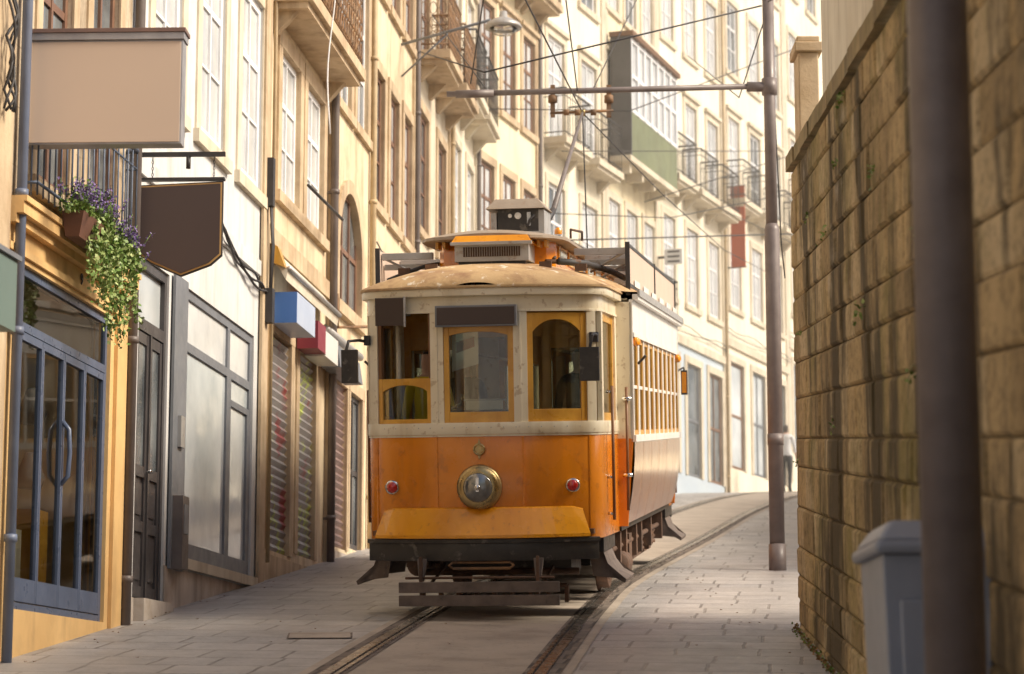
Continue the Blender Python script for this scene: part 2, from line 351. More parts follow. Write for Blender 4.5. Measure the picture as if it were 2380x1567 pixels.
def gq(a,b_,c,d,h): return [onG(x0+a,y0+c,h),onG(x0+b_,y0+c+.03,h),onG(x0+b_-.03,y0+d+.03,h),onG(x0+a-.03,y0+d,h)]
mc.add(gq(0,.48,0,.50,.005),[(0,1,2,3)],'ballast'); mc.add(gq(.015,.465,.02,.48,.009),[(0,1,2,3)],'concrete'); mc.done(False)
# ---------------------------------------------------------------- buildings
class Bld:
    def __init__(s,name,p0,p1,top,depth=9):
        s.root=empty(name); s.p0=Vector(p0); s.p1=Vector(p1); d=s.p1-s.p0; s.L=d.length; s.d=d.normalized(); s.n=Vector((s.d.y,-s.d.x))
        s.top=top; s.parts={}; s.depth=depth; s.g0=gz(p0[1]); s.g1=gz(p1[1])
    def f(s,a,n,z): q=s.p0+s.d*a+s.n*n; return (q.x,q.y,z)
    def P(s,name):
        if name not in s.parts: s.parts[name]=MB(name,s.root,s.f)
        return s.parts[name]
    def ay(s,y): return (y-s.p0.y)/s.d.y
    def wall(s,z0,z1,ops,k,n=0,rev=.10,rk=None,a0=None,a1=None):
        mb=s.P('walls'); a0=.002 if a0 is None else a0; a1=s.L-.002 if a1 is None else a1
        ops=[o for o in ops if o[2]<z1 and o[3]>z0]
        A=sorted({a0,a1,*[x for o in ops for x in o[:2]]}); Z=sorted({z0,z1,*[max(z0,min(z1,x)) for o in ops for x in o[2:4]]})
        for i in range(len(A)-1):
            for j in range(len(Z)-1):
                ca=(A[i]+A[i+1])/2; cz=(Z[j]+Z[j+1])/2
                if any(o[0]<ca<o[1] and o[2]<cz<o[3] for o in ops): continue
                mb.quad([(A[i],n,Z[j]),(A[i+1],n,Z[j]),(A[i+1],n,Z[j+1]),(A[i],n,Z[j+1])],k)
        rk=rk or k
        for o in ops:
            b0,b1,c0,c1=o[:4]; c0=max(c0,z0); c1=min(c1,z1)
            for q in ([(b0,n,c0),(b0,n-rev,c0),(b0,n-rev,c1),(b0,n,c1)],[(b1,n,c0),(b1,n-rev,c0),(b1,n-rev,c1),(b1,n,c1)],
                      [(b0,n,c0),(b1,n,c0),(b1,n-rev,c0),(b0,n-rev,c0)],[(b0,n,c1),(b1,n,c1),(b1,n-rev,c1),(b0,n-rev,c1)]): mb.quad(q,rk)
    def surround(s,o,w=.14,pr=.018,k='stone2',sill=True,cornice=False):
        a0,a1,z0,z1=o[:4]; mb=s.P('stone_surrounds')
        mb.box(a0-w,a0+.003,.001,pr,z0,z1,k); mb.box(a1-.003,a1+w,.001,pr,z0,z1,k)
        mb.box(a0-w-.002,a1+w+.002,.001,pr+.004,z1,z1+w,k)
        if sill: mb.box(a0-w-.04,a1+w+.04,.001,pr+.035,z0-.12,z0,k)
        if cornice: mb.box(a0-w-.05,a1+w+.05,.001,pr+.06,z1+w,z1+w+.08,k)
    def window(s,o,cols=2,rows=3,fk='wht',gk='pane',n=-.035,fw=.06,part='windows'):
        a0,a1,z0,z1=o[:4]; mb=s.P(part); t=.05
        mb.box(a0,a0+fw,n-t,n,z0,z1,fk); mb.box(a1-fw,a1,n-t,n,z0,z1,fk)
        mb.box(a0+fw,a1-fw,n-t,n,z0,z0+fw*1.3,fk); mb.box(a0+fw,a1-fw,n-t,n,z1-fw,z1,fk)
        ia,ib,iz,iw=a0+fw,a1-fw,z0+fw*1.3,z1-fw
        for c in range(1,cols):
            x=ia+(ib-ia)*c/cols; mb.box(x-.022,x+.022,n-.03,n+.002,iz,iw,fk)
        for r in range(1,rows):
            z=iz+(iw-iz)*r/rows; h=.03 if (rows==3 and r==2) or rows==2 else .014
            mb.box(ia,ib,n-.03,n-.004,z-h,z+h,fk)
        mb.quad([(ia,n-.022,iz),(ib,n-.022,iz),(ib,n-.022,iw),(ia,n-.022,iw)],gk)
    def balcony(s,a0,a1,z,pr=.55,h=.95,rk='iron',sk='stone3',ornate=False,slab=True):
        if slab:
            mb=s.P('balcony'); mb.box(a0,a1,.003,pr,z-.13,z,sk); mb.box(a0+.05,a1-.05,.003,pr-.06,z-.20,z-.13,sk)
            for c in (a0+.15,a1-.27):
                mb.hexa([(c,.003,z-.42),(c+.12,.003,z-.42),(c+.12,.05,z-.42),(c,.05,z-.42),(c,.003,z-.20),(c+.12,.003,z-.20),(c+.12,pr*.55,z-.20),(c,pr*.55,z-.20)],sk)
        r=s.P('balcony_railing'); e=.04 if slab else .0
        lines=[((a0+e,.02),(a0+e,pr-e)),((a0+e,pr-e),(a1-e,pr-e)),((a1-e,pr-e),(a1-e,.02))]
        for (x0,n0),(x1,n1) in lines:
            L=math.hypot(x1-x0,n1-n0)
            for zz,rr in ((z+h,.020),(z+.09,.012),(z+h-.15,.009)): r.tube([(x0,n0,zz),(x1,n1,zz)],rr,rk,6)
            m=max(2,int(L/.135))
            for i in range(m+1):
                x=x0+(x1-x0)*i/m; q=n0+(n1-n0)*i/m; r.tube([(x,q,z),(x,q,z+h)],.007,rk,4)
                if ornate and i<m:
                    xm=x+(x1-x0)*.5/m; qm=q+(n1-n0)*.5/m; dx=(x1-x0)/L*.055; dn=(n1-n0)/L*.055
                    for zc in (z+.2,z+.42,z+.64,z+h-.07):
                        r.tube([(xm+dx*math.cos(t),qm+dn*math.cos(t),zc+(.045 if zc>z+h-.1 else .095)*math.sin(t)) for t in [k*math.pi/4 for k in range(8)]],.007,rk,4,closed=True)
    def pipe(s,a,z0,z1,r=.04,k='pipe',n=.045):
        mb=s.P('drainpipe'); mb.tube([(a,n,z0),(a,n,z1)],r,k,12)
        z=z0+.8
        while z<z1: mb.tube([(a,n,z),(a,n,z+.05)],r*1.25,k,12); mb.box(a-.02,a+.02,.002,n,z,z+.03,k); z+=1.9
    def finish(s,roofk='roof',wk='cream'):
        mb=s.P('walls'); e=.002; D=s.depth; zb=min(s.g0,s.g1)-.6
        for a in (e,s.L-e): mb.quad([(a,0,zb),(a,-D,zb),(a,-D,s.top),(a,0,s.top)],wk)
        mb.quad([(e,-D,zb),(s.L-e,-D,zb),(s.L-e,-D,s.top),(e,-D,s.top)],wk)
        r=s.P('roof'); r.box(e,s.L-e,.002,.32,s.top-.22,s.top-.05,'stone3'); r.box(e,s.L-e,.002,.2,s.top-.36,s.top-.22,'stone3')
        r.add([(e,.4,s.top),(s.L-e,.4,s.top),(s.L-e,-D/2,s.top+2),(e,-D/2,s.top+2),(s.L-e,-D,s.top),(e,-D,s.top)],[(0,1,2,3),(3,2,4,5),(0,3,5),(1,4,2)],roofk)
        for p in s.parts.values(): p.done()
def FX(y): return -3.85+.1092*(y-12)
def FP(y): return (FX(y),y)
# B0
b=Bld('stone_townhouse',FP(5),FP(16.02),13)
ops=[(b.ay(y),b.ay(y+1.1),z,z+1.9) for y in (6.5,9,11.7,14.0) for z in (3.6,6.8,9.9)]+[(b.ay(y),b.ay(y+1.3),gz(y)+.1,gz(y)+2.4) for y in (7.5,11.3)]
b.wall(-2,b.top,ops,'stone')
for o in ops: b.surround(o); b.window(o,2,3,'brownp','paned')
q=b.P('walls'); q.box(b.L-.5,b.L-.03,.002,.03,-1,12.5,'stone2')
cb=b.P('cables')
for k_ in range(5):
    cb.tube([(b.L-.30+.06*math.sin(t*5+k_*1.7),.06+.05*abs(math.sin(t*7+k_)),4.05+t*(.55+.12*k_)) for t in [i/12 for i in range(13)]],.010,'cable',5)
b.finish()
r=MB('fascia_sign',None,b.f); r.box(b.ay(12.2),b.ay(14.30),.08,.64,2.31,2.74,'green'); r.box(b.ay(12.17),b.ay(14.33),.06,.66,2.74,2.77,'greyp')
for y in (12.6,13.9): r.box(b.ay(y),b.ay(y)+.06,.0,.08,2.4,2.7,'iron')
r.done()
# B1 ochre shop
b=Bld('ochre_shop_house',FP(16.02),FP(19.0),13.5)
door=(b.ay(16.42),b.ay(18.62),.77,3.14)
up=[(b.ay(y),b.ay(y+.75),z,z+2.1) for y in (16.6,17.85) for z in (3.78,7.2,10.3)]
b.wall(-.3,3.42,[door],'ochre',rev=.14); b.wall(3.42,b.top,up,'stone')
w_=b.P('walls'); w_.box(.003,b.L-.003,.002,.06,3.36,3.42,'ochre'); w_.box(.003,b.L-.003,.002,.11,3.42,3.50,'ochre'); w_.box(.003,b.L-.003,.002,.13,3.50,3.54,'ochre')
w_.box(.003,b.L-.003,.002,.025,3.18,3.23,'ochre'); w_.box(b.ay(18.72),b.L-.003,.002,.03,.2,3.18,'ochre')
for o in up: b.surround(o); b.window(o,2,3,'brownp','paned')
b.balcony(b.ay(16.30),b.ay(18.85),3.60,.11,.92,'ironb','ochre',slab=False)
a0,a1,z0,z1=door; mb=b.P('shop_doors'); n=-.03
mb.box(a0,a1,n-.08,n,z0,z0+.05,'bluep'); mb.box(a0,a0+.05,n-.08,n,z0+.05,z1,'bluep'); mb.box(a1-.05,a1,n-.08,n,z0+.05,z1,'bluep')
mb.box(a0+.05,a1-.05,n-.08,n,z1-.06,z1,'bluep'); mb.box(a0+.05,a1-.05,n-.08,n+.005,2.69,2.75,'bluep')
W=(a1-a0-.10)/4
for i in range(4):
    x=a0+.05+i*W; mb.box(x+.003,x+.032,n-.04,n+.002,z0+.06,2.685,'bluep'); mb.box(x+W-.032,x+W-.003,n-.04,n+.002,z0+.06,2.685,'bluep')
    mb.box(x+.032,x+W-.032,n-.04,n+.001,z0+.06,z0+.22,'bluep'); mb.box(x+.032,x+W-.032,n-.04,n+.001,2.63,2.685,'bluep')
hx=a0+.05+2*W-.01; mb.tube([(hx,n+.0,1.72),(hx,n+.05,1.78),(hx,n+.06,1.95),(hx,n+.05,2.12),(hx,n+.0,2.18)],.018,'bluep',8)
mb.quad([(a0+.05,n-.018,z0+.05),(a1-.05,n-.018,z0+.05),(a1-.05,n-.018,z1-.06),(a0+.05,n-.018,z1-.06)],'glass')
it=b.P('shop_interior'); it.box(a0-.1,a1+.1,-2.2,-2.1,.3,3.4,'pale'); it.box(a0-.1,a1+.1,-2.1,-.2,.70,.76,'base_grey'); it.box(a0-.1,a1+.1,-2.1,-.2,3.3,3.4,'pale')
it.box(a0-.15,a0-.1,-2.1,-.2,.7,3.4,'cream'); it.box(a1+.1,a1+.15,-2.1,-.2,.7,3.4,'pale')
for k_ in range(4):
    it.box(a0+.3,a1-.2,-2.08,-1.8,1.1+.45*k_,1.13+.45*k_,'dwood')
    for j in range(7): x=a0+.35+j*.22+random.random()*.05; h=.12+random.random()*.2; it.box(x,x+.1,-2.0,-1.85,1.13+.45*k_,1.13+.45*k_+h,random.choice(['redsign','pale','amber','greenp','bluesign','dwood']))
it.box(a1-.5,a1-.2,-.8,-.4,.76,1.6,'amber'); it.box(a1-1.3,a1-1.0,-.7,-.35,.76,1.4,'pale')
for k_ in range(3): it.lathe((a1-.05,-.6,1.3+.5*k_),(0,0,1),[(.09,0),(.12,.08),(.07,.2),(.04,.28)],random.choice(['pale','redsign','greyp']),12)
b.P('drainpipe').tube([(b.ay(16.12),.06,-.4),(b.ay(16.12),.06,12.8)],.036,'bluepipe',12)
for z in (1.2,2.6,3.55,5.4): b.P('drainpipe').tube([(b.ay(16.12),.06,z),(b.ay(16.12),.06,z+.05)],.046,'bluepipe',12)
b.finish()
def text(name,body,size,loc,d,parent,k,ext=.004):
    c=bpy.data.curves.new(name,'FONT'); c.body=body; c.size=size; c.extrude=ext; c.align_x='CENTER'; c.materials.append(M[k])
    o=bpy.data.objects.new(name,c); S.collection.objects.link(o)
    X=Vector((d[0],d[1],0)).normalized(); Z=Vector((0,0,1)); Nn=X.cross(Z)
    o.matrix_world=Matrix(((X.x,Z.x,Nn.x,loc[0]),(X.y,Z.y,Nn.y,loc[1]),(X.z,Z.z,Nn.z,loc[2]),(0,0,0,1)))
    o.parent=parent; return o
p=b.f(b.ay(17.75),.012,3.235); text('house_number','9',.13,p,b.d,b.root,'iron')
shopb=b
# B2 white plaster
b=Bld('white_plaster_house',FP(19.0),FP(24.2),14)
door=(b.ay(19.42),b.ay(20.38),1.0,3.8); shop=(b.ay(21.0),b.ay(23.75),1.43,3.81)
ws=[(b.ay(y),b.ay(y+.95),z,z+1.95) for y in (19.65,21.3,22.95) for z in (5.28,8.5,11.3)]
b.wall(.2,b.top,[door,shop]+ws,'plaster')
W_=b.P('walls'); W_.box(.003,door[0]-.003,.002,.015,.3,1.0,'base_grey'); W_.box(door[1]+.003,b.L-.003,.002,.015,.3,1.32,'base_grey'); W_.box(door[0],door[1],.002,.10,.3,.998,'base_grey')
for o in ws: b.surround(o,.16,.02,'stone3'); b.window(o,2,3,'wht','curt',n=-.02,fw=.085)
st=b.P('stone_surrounds'); st.box(b.ay(23.92),b.L-.003,.016,.045,.6,13.6,'stone2'); st.box(.1,b.L-.3,.002,.03,4.45,4.6,'plaster')
mb=b.P('front_door'); a0,a1=door[:2]; n=-.03
mb.box(a0,a0+.07,n-.08,n+.01,1.0,3.8,'darkp'); mb.box(a1-.07,a1,n-.08,n+.01,1.0,3.8,'darkp'); mb.box(a0+.07,a1-.07,n-.08,n+.01,3.2,3.3,'darkp'); mb.box(a0+.07,a1-.07,n-.08,n+.01,3.72,3.8,'darkp')
mb.quad([(a0+.07,n-.03,3.3),(a1-.07,n-.03,3.3),(a1-.07,n-.03,3.72),(a0+.07,n-.03,3.72)],'pane')
mid=(a0+a1)/2; mb.box(a0+.07,a1-.07,n-.07,n-.02,1.0,3.2,'darkp'); mb.box(mid-.02,mid+.02,n-.02,n+.015,1.0,3.2,'darkp')
for x0,x1 in ((a0+.07,mid-.02),(mid+.02,a1-.07)):
    for c in (x0,x1-.07): mb.box(c+.003,c+.067,n-.02,n,1.02,3.19,'darkp')
    for z in (1.02,1.55,2.0,3.1): mb.box(x0+.07,x1-.07,n-.02,n-.001,z,z+.09,'darkp')
    for za,zb in ((1.16,1.5),(1.69,1.95)): mb.box(x0+.10,x1-.10,n-.02,n-.008,za,zb,'darkp')
    mb.quad([(x0+.07,n-.017,2.09),(x1-.07,n-.017,2.09),(x1-.07,n-.017,3.1),(x0+.07,n-.017,3.1)],'paned')
mb.tube([(mid-.06,n+.02,2.05),(mid-.06,n+.06,2.05),(mid-.14,n+.06,2.05)],.012,'chrome',6)
mb.box(b.ay(20.45),b.ay(20.90),.016,.04,1.3,3.83,'greyp')
mb.box(b.ay(20.5),b.ay(20.72),.041,.13,1.3,1.92,'pipe'); mb.box(b.ay(20.54),b.ay(20.68),.13,.136,1.6,1.85,'greyp')
mb.box(b.ay(20.62),b.ay(20.76),.041,.07,2.35,2.62,'tgrey')
mb=b.P('shop_window'); a0,a1,z0,z1=shop; n=-.02
def bx(x0,x1,za,zb,k='greyp'): mb.box(x0,x1,n-.07,n,za,zb,k)
bx(a0,a0+.1,z0,z1); bx(a1-.09,a1,z0,z1); bx(a0+.1,a1-.09,z0,z0+.14); bx(a0+.1,a1-.09,z1-.08,z1); m1=b.ay(22.75)
bx(m1-.05,m1+.05,z0+.14,z1-.08); bx(a0+.1,m1-.05,3.26,3.34); bx(m1+.05,a1-.09,3.26,3.34)
bx(m1+.05,m1+.13,z0+.14,3.26); bx(m1+.13,a1-.09,3.0,3.06); bx(a1-.16,a1-.09,z0+.14,3.0)
def pq(x0,x1,za,zb,k): mb.quad([(x0,n-.022,za),(x1,n-.022,za),(x1,n-.022,zb),(x0,n-.022,zb)],k)
pq(a0+.1,m1-.05,z0+.14,3.26,'panes'); pq(m1+.13,a1-.16,z0+.14,3.0,'panes'); pq(m1+.13,a1-.09,3.06,3.26,'panes'); pq(a0+.1,m1-.05,3.34,z1-.08,'curt'); pq(m1+.05,a1-.09,3.34,z1-.08,'curt')
mb.box(a0-.1,a1+.1,.016,.06,1.33,1.42,'stone3')
b.pipe(b.ay(19.04),.3,13.5,.042,'pipe',.055)
cb=b.P('cables')
for k_ in range(3):
    cb.tube([(b.ay(21.8+t*2.3),.05+.02*math.sin(t*9+k_),4.62+.03*k_-.33*t-.10*math.sin(t*math.pi)+.03*math.sin(t*14+k_*2)) for t in [i/14 for i in range(15)]],.012,'cable',5)
cb.box(b.ay(24.03),b.ay(24.15),.046,.12,4.0,4.35,'cable'); cb.box(b.ay(24.03),b.ay(24.13),.046,.11,5.2,5.7,'cable')
for k_ in range(3): cb.tube([(b.ay(24.08)+.03*k_,.08,4.3),(b.ay(24.08)+.03*k_+.02*math.sin(k_),.10,4.8),(b.ay(24.06)+.02*k_,.08,5.25)],.012,'cable',5)
b.finish()
# B3 granite
b=Bld('granite_townhouse',FP(24.2),FP(27.8),15)
sh=[(b.ay(24.55),b.ay(25.55),1.75,4.0),(b.ay(26.0),b.ay(26.95),1.8,4.0)]
ws=[(b.ay(24.8),b.ay(25.8),5.5,7.08),(b.ay(26.2),b.ay(27.2),5.5,7.08)]; w2=[(b.ay(y),b.ay(y+.95),z,z+2.2) for y in (24.8,26.2) for z in (7.62,10.8)]
b.wall(.8,b.top,sh+ws+w2,'cream',rk='stone2')
for o in sh: b.surround(o,.16,.02,'stone2',sill=False)
for o in ws: b.surround(o,.17,.03,'stone2'); b.window(o,2,3,'wht','curt',n=-.03,fw=.07)
for o in w2: b.surround(o,.15,.02,'stone2',sill=False); b.window(o,2,3,'brownp','pane')
def shutter(b,o,k):
    mb=b.P('roller_shutters'); z=o[2]; n=-.05
    while z<o[3]-.01:
        mb.add([(o[0],n,z),(o[1],n,z),(o[1],n+.03,z+.05),(o[0],n+.03,z+.05),(o[1],n,z+.09),(o[0],n,z+.09)],[(0,1,2,3),(3,2,4,5)],k); z+=.09
for o in sh: shutter(b,o,'shut')
st=b.P('stone_surrounds'); st.box(.003,b.L-.003,.002,.022,1.0,1.7,'stone2'); st.box(.003,b.L-.003,.002,.05,4.85,5.05,'stone2'); st.box(b.L-.25,b.L-.003,.002,.04,1.7,4.85,'stone2'); st.box(b.L-.25,b.L-.003,.002,.04,5.05,14.4,'stone2')
b.balcony(b.ay(24.25),b.ay(27.5),7.55,.45,.95,'ironr','stone2',ornate=True)
b.pipe(b.ay(27.55),1.5,14,.045,'pipe',.09); b.P('drainpipe').tube([(b.ay(24.28),.06,1.6),(b.ay(24.28),.06,14)],.02,'pipey',8)
b.P('cables').tube([(b.ay(24.9),.3,5.6),(b.ay(26.8),.32,5.63)],.018,'cable',6)
b.P('cables').tube([(b.ay(25.2)+.1*math.sin(t*5),.47+.03*math.sin(t*7),8.6-t*2.4) for t in [i/12 for i in range(13)]],.008,'wht',5)
b.finish()
aw=MB('awning',None,b.f); a0,a1=b.ay(24.3),b.ay(27.2)
aw.add([(a0,.03,4.84),(a1,.03,4.84),(a1,.22,4.60),(a0,.22,4.60),(a0,.20,4.48),(a1,.20,4.48),(a0,.03,4.76),(a1,.03,4.76)],[(0,1,2,3),(3,2,5,4),(6,7,5,4),(0,3,4,6),(1,7,5,2)],'awn')
aw.tube([(a0,.23,4.60),(a1,.23,4.60)],.025,'tgrey',8)
aw.hexa([(a0-.05,.055,4.66),(a0+.1,.055,4.66),(a0+.1,.2,4.60),(a0-.05,.2,4.60),(a0-.05,.055,4.86),(a0+.1,.055,4.86),(a0+.1,.12,4.82),(a0-.05,.12,4.82)],'amber'); aw.done()
r=MB('shop_box_sign',None,b.f); a0=b.ay(24.45); r.box(a0,a0+.98,.03,.29,4.06,4.38,'palesign'); r.box(a0-.012,a0-.001,.03,.29,4.06,4.38,'bluesign'); r.done()
r=MB('shop_box_sign',None,b.f); a0=b.ay(25.75); r.box(a0,a0+.45,.03,.26,4.0,4.30,'redsign'); r.box(a0+.452,a0+1.2,.03,.26,3.98,4.26,'twhite'); r.done()
r=MB('shop_awning',None,b.f); a0=b.ay(27.0); r.hexa([(a0,.06,3.98),(a0+1.5,.06,3.98),(a0+1.5,.28,3.98),(a0,.28,3.98),(a0,.06,4.30),(a0+1.5,.06,4.30),(a0+1.5,.24,4.24),(a0,.24,4.24)],'greyp')
r.tube([(a0,.1,4.42),(a0+2.2,.12,4.42)],.05,'tgrey',8); r.done()
# B4 arch
b=Bld('arched_granite_house',FP(27.8),FP(30.5),15)
sh=[(b.ay(28.0),b.ay(28.95),2.05,4.0),(b.ay(29.15),b.ay(30.0),2.1,4.0)]
ar=(b.ay(28.2),b.ay(29.75),4.95,6.4); ws=[(b.ay(y),b.ay(y+.8),z,z+2) for y in (28.2,29.4) for z in (7.4,10.5)]
b.wall(1,b.top,sh+[ar]+ws,'cream',rk='stone2')
for o in sh: b.surround(o,.14,.02,'stone2',sill=False)
for o in ws: b.surround(o,.14,.02,'stone2'); b.window(o,2,3,'wht','paned')
a0,a1,z0,z1=ar; c=(a0+a1)/2; R=(a1-a0)/2; zs=z1-R; mb=b.P('walls')
arc=[(c+R*math.cos(t),zs+R*math.sin(t)) for t in [math.pi*i/20 for i in range(21)]]
mb.add([(a1,-.001,z1)]+[(x,-.001,z) for x,z in arc[:11]],[tuple(range(12))],'cream'); mb.add([(a0,-.001,z1)]+[(x,-.001,z) for x,z in arc[10:]],[tuple(range(12))],'cream')
st=b.P('stone_surrounds')
for i in range(20):
    (x0,y0),(x1,y1)=arc[i],arc[i+1]; f=1.22
    X0,Y0,X1,Y1=c+(x0-c)*f,zs+(y0-zs)*f,c+(x1-c)*f,zs+(y1-zs)*f
    st.add([(x0,-.08,y0),(x1,-.08,y1),(x1,.04,y1),(x0,.04,y0),(X0,.04,Y0),(X1,.04,Y1),(X0,.0,Y0),(X1,.0,Y1)],[(0,1,2,3),(3,2,5,4),(4,5,7,6)],'stone2')
st.box(a0-.16,a0,.002,.04,z0,zs,'stone2'); st.box(a1,a1+.16,.002,.04,z0,zs,'stone2'); st.box(a0-.2,a1+.2,.002,.08,z0-.15,z0,'stone2')
b.window(ar,3,2,'brownp','paned'); shutter(b,sh[0],'shutb')
b.window(sh[1],2,2,'darkp','paned',part='door')
b.P('stone_surrounds').box(.003,b.L-.003,.002,.025,1,2.0,'base_grey')
b.P('cables').tube([(b.ay(28.0),.05,5.0),(b.ay(28.0),.06,4.6),(b.ay(28.9),.3,4.75)],.018,'ironr',6)
b.pipe(b.L-.1,2,14.4,.04,'pipey',.06); b.finish()
# generic far buildings
def generic(name,p0,p1,H,wk,nb,fk='wht',gk='pane',balc=(),ornate=False,rk='iron',trim='stone2',base=None,gap=.55,pr=.5,pipek=None,ww=None,shopk='paned'):
    b=Bld(name,p0,p1,0); g=(b.g0+b.g1)/2; b.top=g+H
    W=b.L/nb; ww=ww or min(1.0,W-gap); ops=[]; sh=[]
    for i in range(nb):
        c=W*(i+.5); fl=0; z=g+3.95
        while z+2.0<b.top-.4:
            db=fl in balc
            ops.append((c-ww/2,c+ww/2,z+(.02 if db else .35),z+2.15,fl,db)); z+=2.95; fl+=1
        sh.append((c-ww*.62,c+ww*.62,max(b.g0,b.g1)+.12,g+2.95))
    if base:
        b.wall(min(b.g0,b.g1)-.5,g+3.4,sh,base,rk=trim); b.wall(g+3.4,b.top,ops,wk,rk=trim)
    else: b.wall(min(b.g0,b.g1)-.5,b.top,sh+ops,wk,rk=trim)
    for o in ops: b.surround(o,.15,.025,trim,sill=not o[5],cornice=(o[4]==1)); b.window(o,2,3,fk,random.choice([gk,gk,'curt','paned']),n=-.035,fw=.07)
    for o in sh: b.surround(o,.16,.03,trim,sill=False); b.window(o,random.choice([1,2]),2,random.choice(['darkp','greyp','brownp']),random.choice([shopk,'paned','panes']),part='shopfront')
    st=b.P('stone_surrounds'); st.box(.004,b.L-.004,.002,.06,g+3.3,g+3.48,trim)
    for z0,z1 in ((g-.2,g+3.3),(g+3.48,b.top-.4)): st.box(.004,.2,.002,.04,z0,z1,trim); st.box(b.L-.2,b.L-.004,.002,.04,z0,z1,trim)
    for f_ in sorted({o[4] for o in ops if o[5]}):
        for o in [o for o in ops if o[4]==f_]: b.balcony(o[0]-.3,o[1]+.3,o[2]-.02,pr,.95,rk,trim,ornate)
    cb=b.P('cables')
    for k_ in range(2): cb.tube([(.05+(b.L-.1)*i/10,.075+.01*k_,g+3.62+.09*k_-.05*math.sin(i*math.pi/5*(1+k_))) for i in range(11)],.010,'cable',5)
    if pipek: b.pipe(b.L-.08,g-.2,b.top-.4,.04,pipek,.07)
    b.finish(); return b
Q=[FP(30.5),FP(34.2),FP(38.0),FP(41.4),(.5,45.0),(1.9,48.7),(3.2,52.4),(5.1,57.2),(7.2,62.4),(11.0,72.0),(15.8,82),(23,92)]
generic('cream_townhouse',Q[0],Q[1],14.5,'cream',3,'brownp','pane',(),pipek='pipe',ww=.75)
generic('cream_townhouse',Q[1],Q[2],14.5,'stone3',2,'brownp','pane',(1,2),True,'ironr',pipek='pipey',ww=.9,pr=.5)
generic('white_townhouse',Q[2],Q[3],14.2,'pale',2,'wht','curt',(1,),False,'iron','stone3',pr=.45,ww=.9,pipek='pipe')
generic('yellow_townhouse',Q[3],Q[4],15,'yellow',3,'brownp','curt',(2,),True,'ironr','stone2',ww=.75,pipek='pipe')
generic('cream_townhouse',Q[4],Q[5],15,'pale',2,'wht','curt',(0,1),False,'iron','stone3',pr=.5,ww=.95)
b9=generic('yellow_townhouse',Q[5],Q[6],16,'yellow',3,'wht','curt',(0,),False,'iron','stone3',ww=.8)
generic('pale_blue_house',Q[6],Q[7],15.5,'pale',3,'wht','curt',(1,),False,'iron','stone3',base='blue',ww=.85,pipek='pipey')
b11=generic('white_townhouse',Q[7],Q[8],16.5,'pale',3,'wht','curt',(1,),False,'iron','stone3',base='pale',ww=.9)
generic('cream_townhouse',Q[8],Q[9],16.5,'pale',5,'wht','curt',(1,),False,'iron','stone3',ww=.9)
generic('cream_townhouse',Q[9],Q[10],17,'yellow',6,'wht','curt',(0,2),False,'iron','stone3',ww=.9)
generic('white_townhouse',Q[10],Q[11],16,'pale',6,'wht','curt',(1,),False,'iron','stone3',ww=.9)
bb=MB('bay_window',b9.root,b9.f); L=b9.L; z0,z1=11.6,14.15; PR=.55
bb.box(.10,L-.1,.09,PR,z0-.12,z0,'stone3'); bb.box(.2,L-.15,.1,PR-.03,z0,z0+.95,'greenp'); bb.box(.10,L-.1,.09,PR+.06,z1,z1+.10,'dwood')
bb.box(.15,.2,.1,PR,z0,z1,'darkp'); bb.box(.2,L-.15,.1,PR-.06,z0+.95,z1,'curt')
nb=7
for i in range(nb+1):
    x=.25+(L-.42)*i/nb; bb.box(x-.05,x+.05,PR-.059,PR-.01,z0+.95,z1,'wht')
for z in (z0+.95,z0+1.7,z1-.10): bb.box(.25,L-.2,PR-.0595,PR-.02,z,z+.08,'wht')
for i in range(4):
    x=.35+i*.9; bb.box(x,x+.12,.09,PR-.1,z0-.32,z0-.12,'stone3')
bb.done()
r=MB('wall_banner',None,b11.f); r.box(.3,.34,.1,.45,10.9,12.9,'redban'); r.tube([(.32,.0,12.9),(.32,.48,12.9)],.02,'iron',6); r.tube([(.32,.0,10.9),(.32,.48,10.9)],.02,'iron',6); r.done()
r=MB('projecting_sign',None,b9.f); a=L-.1; r.box(a,a+.08,.2,.60,9.98,10.32,'twhite'); r.tube([(a+.04,0,10.15),(a+.04,.25,10.15)],.03,'iron',6)
for z in (10.02,10.13,10.24): r.box(a-.012,a-.001,.27,.54,z,z+.04,'darkp')
r.done()
# ---------------------------------------------------------------- signs near
def frameP(o,ang):
    o=Vector(o); X=Vector((math.cos(ang),math.sin(ang),0)); Y=Vector((-X.y,X.x,0))
    return lambda a,n,z:(o.x+X.x*a+Y.x*n,o.y+X.y*a+Y.y*n,z)
f=frameP((-3.36,16.27,0),math.radians(-2))
r=MB('hanging_signboard',None,f,bevel=.006)
r.box(0,1.08,0,.14,3.95,4.69,'signback'); r.box(.012,1.068,-.006,-.001,3.962,4.678,'signface'); r.box(-.01,1.09,-.02,.16,4.69,4.74,'signback'); r.box(-.02,1.10,-.03,.17,4.74,4.77,'signtop')
for z in (4.03,4.58): r.box(-.25,-.001,.04,.08,z,z+.04,'iron')
r.done()
f=frameP((-3.02,19.1,0),math.radians(-2))
r=MB('shield_sign',None,f)
out=[(.0,4.30),(.69,4.33),(.69,3.72),(.60,3.64),(.36,3.55),(.11,3.66),(.0,3.74)]
cx,cz=.345,3.95
def ins(s): return [(cx+(x-cx)*s,cz+(z-cz)*s) for x,z in out]
for s_,n0,n1,k in ((1,0,.035,'iron'),(.975,-.006,-.001,'gold'),(.94,-.012,-.007,'shield')):
    O=ins(s_); m=len(O); r.add([(x,n0,z) for x,z in O]+[(x,n1,z) for x,z in O],[tuple(range(m))]+[tuple(range(m,2*m))]+[(i,(i+1)%m,m+(i+1)%m,m+i) for i in range(m)],k)
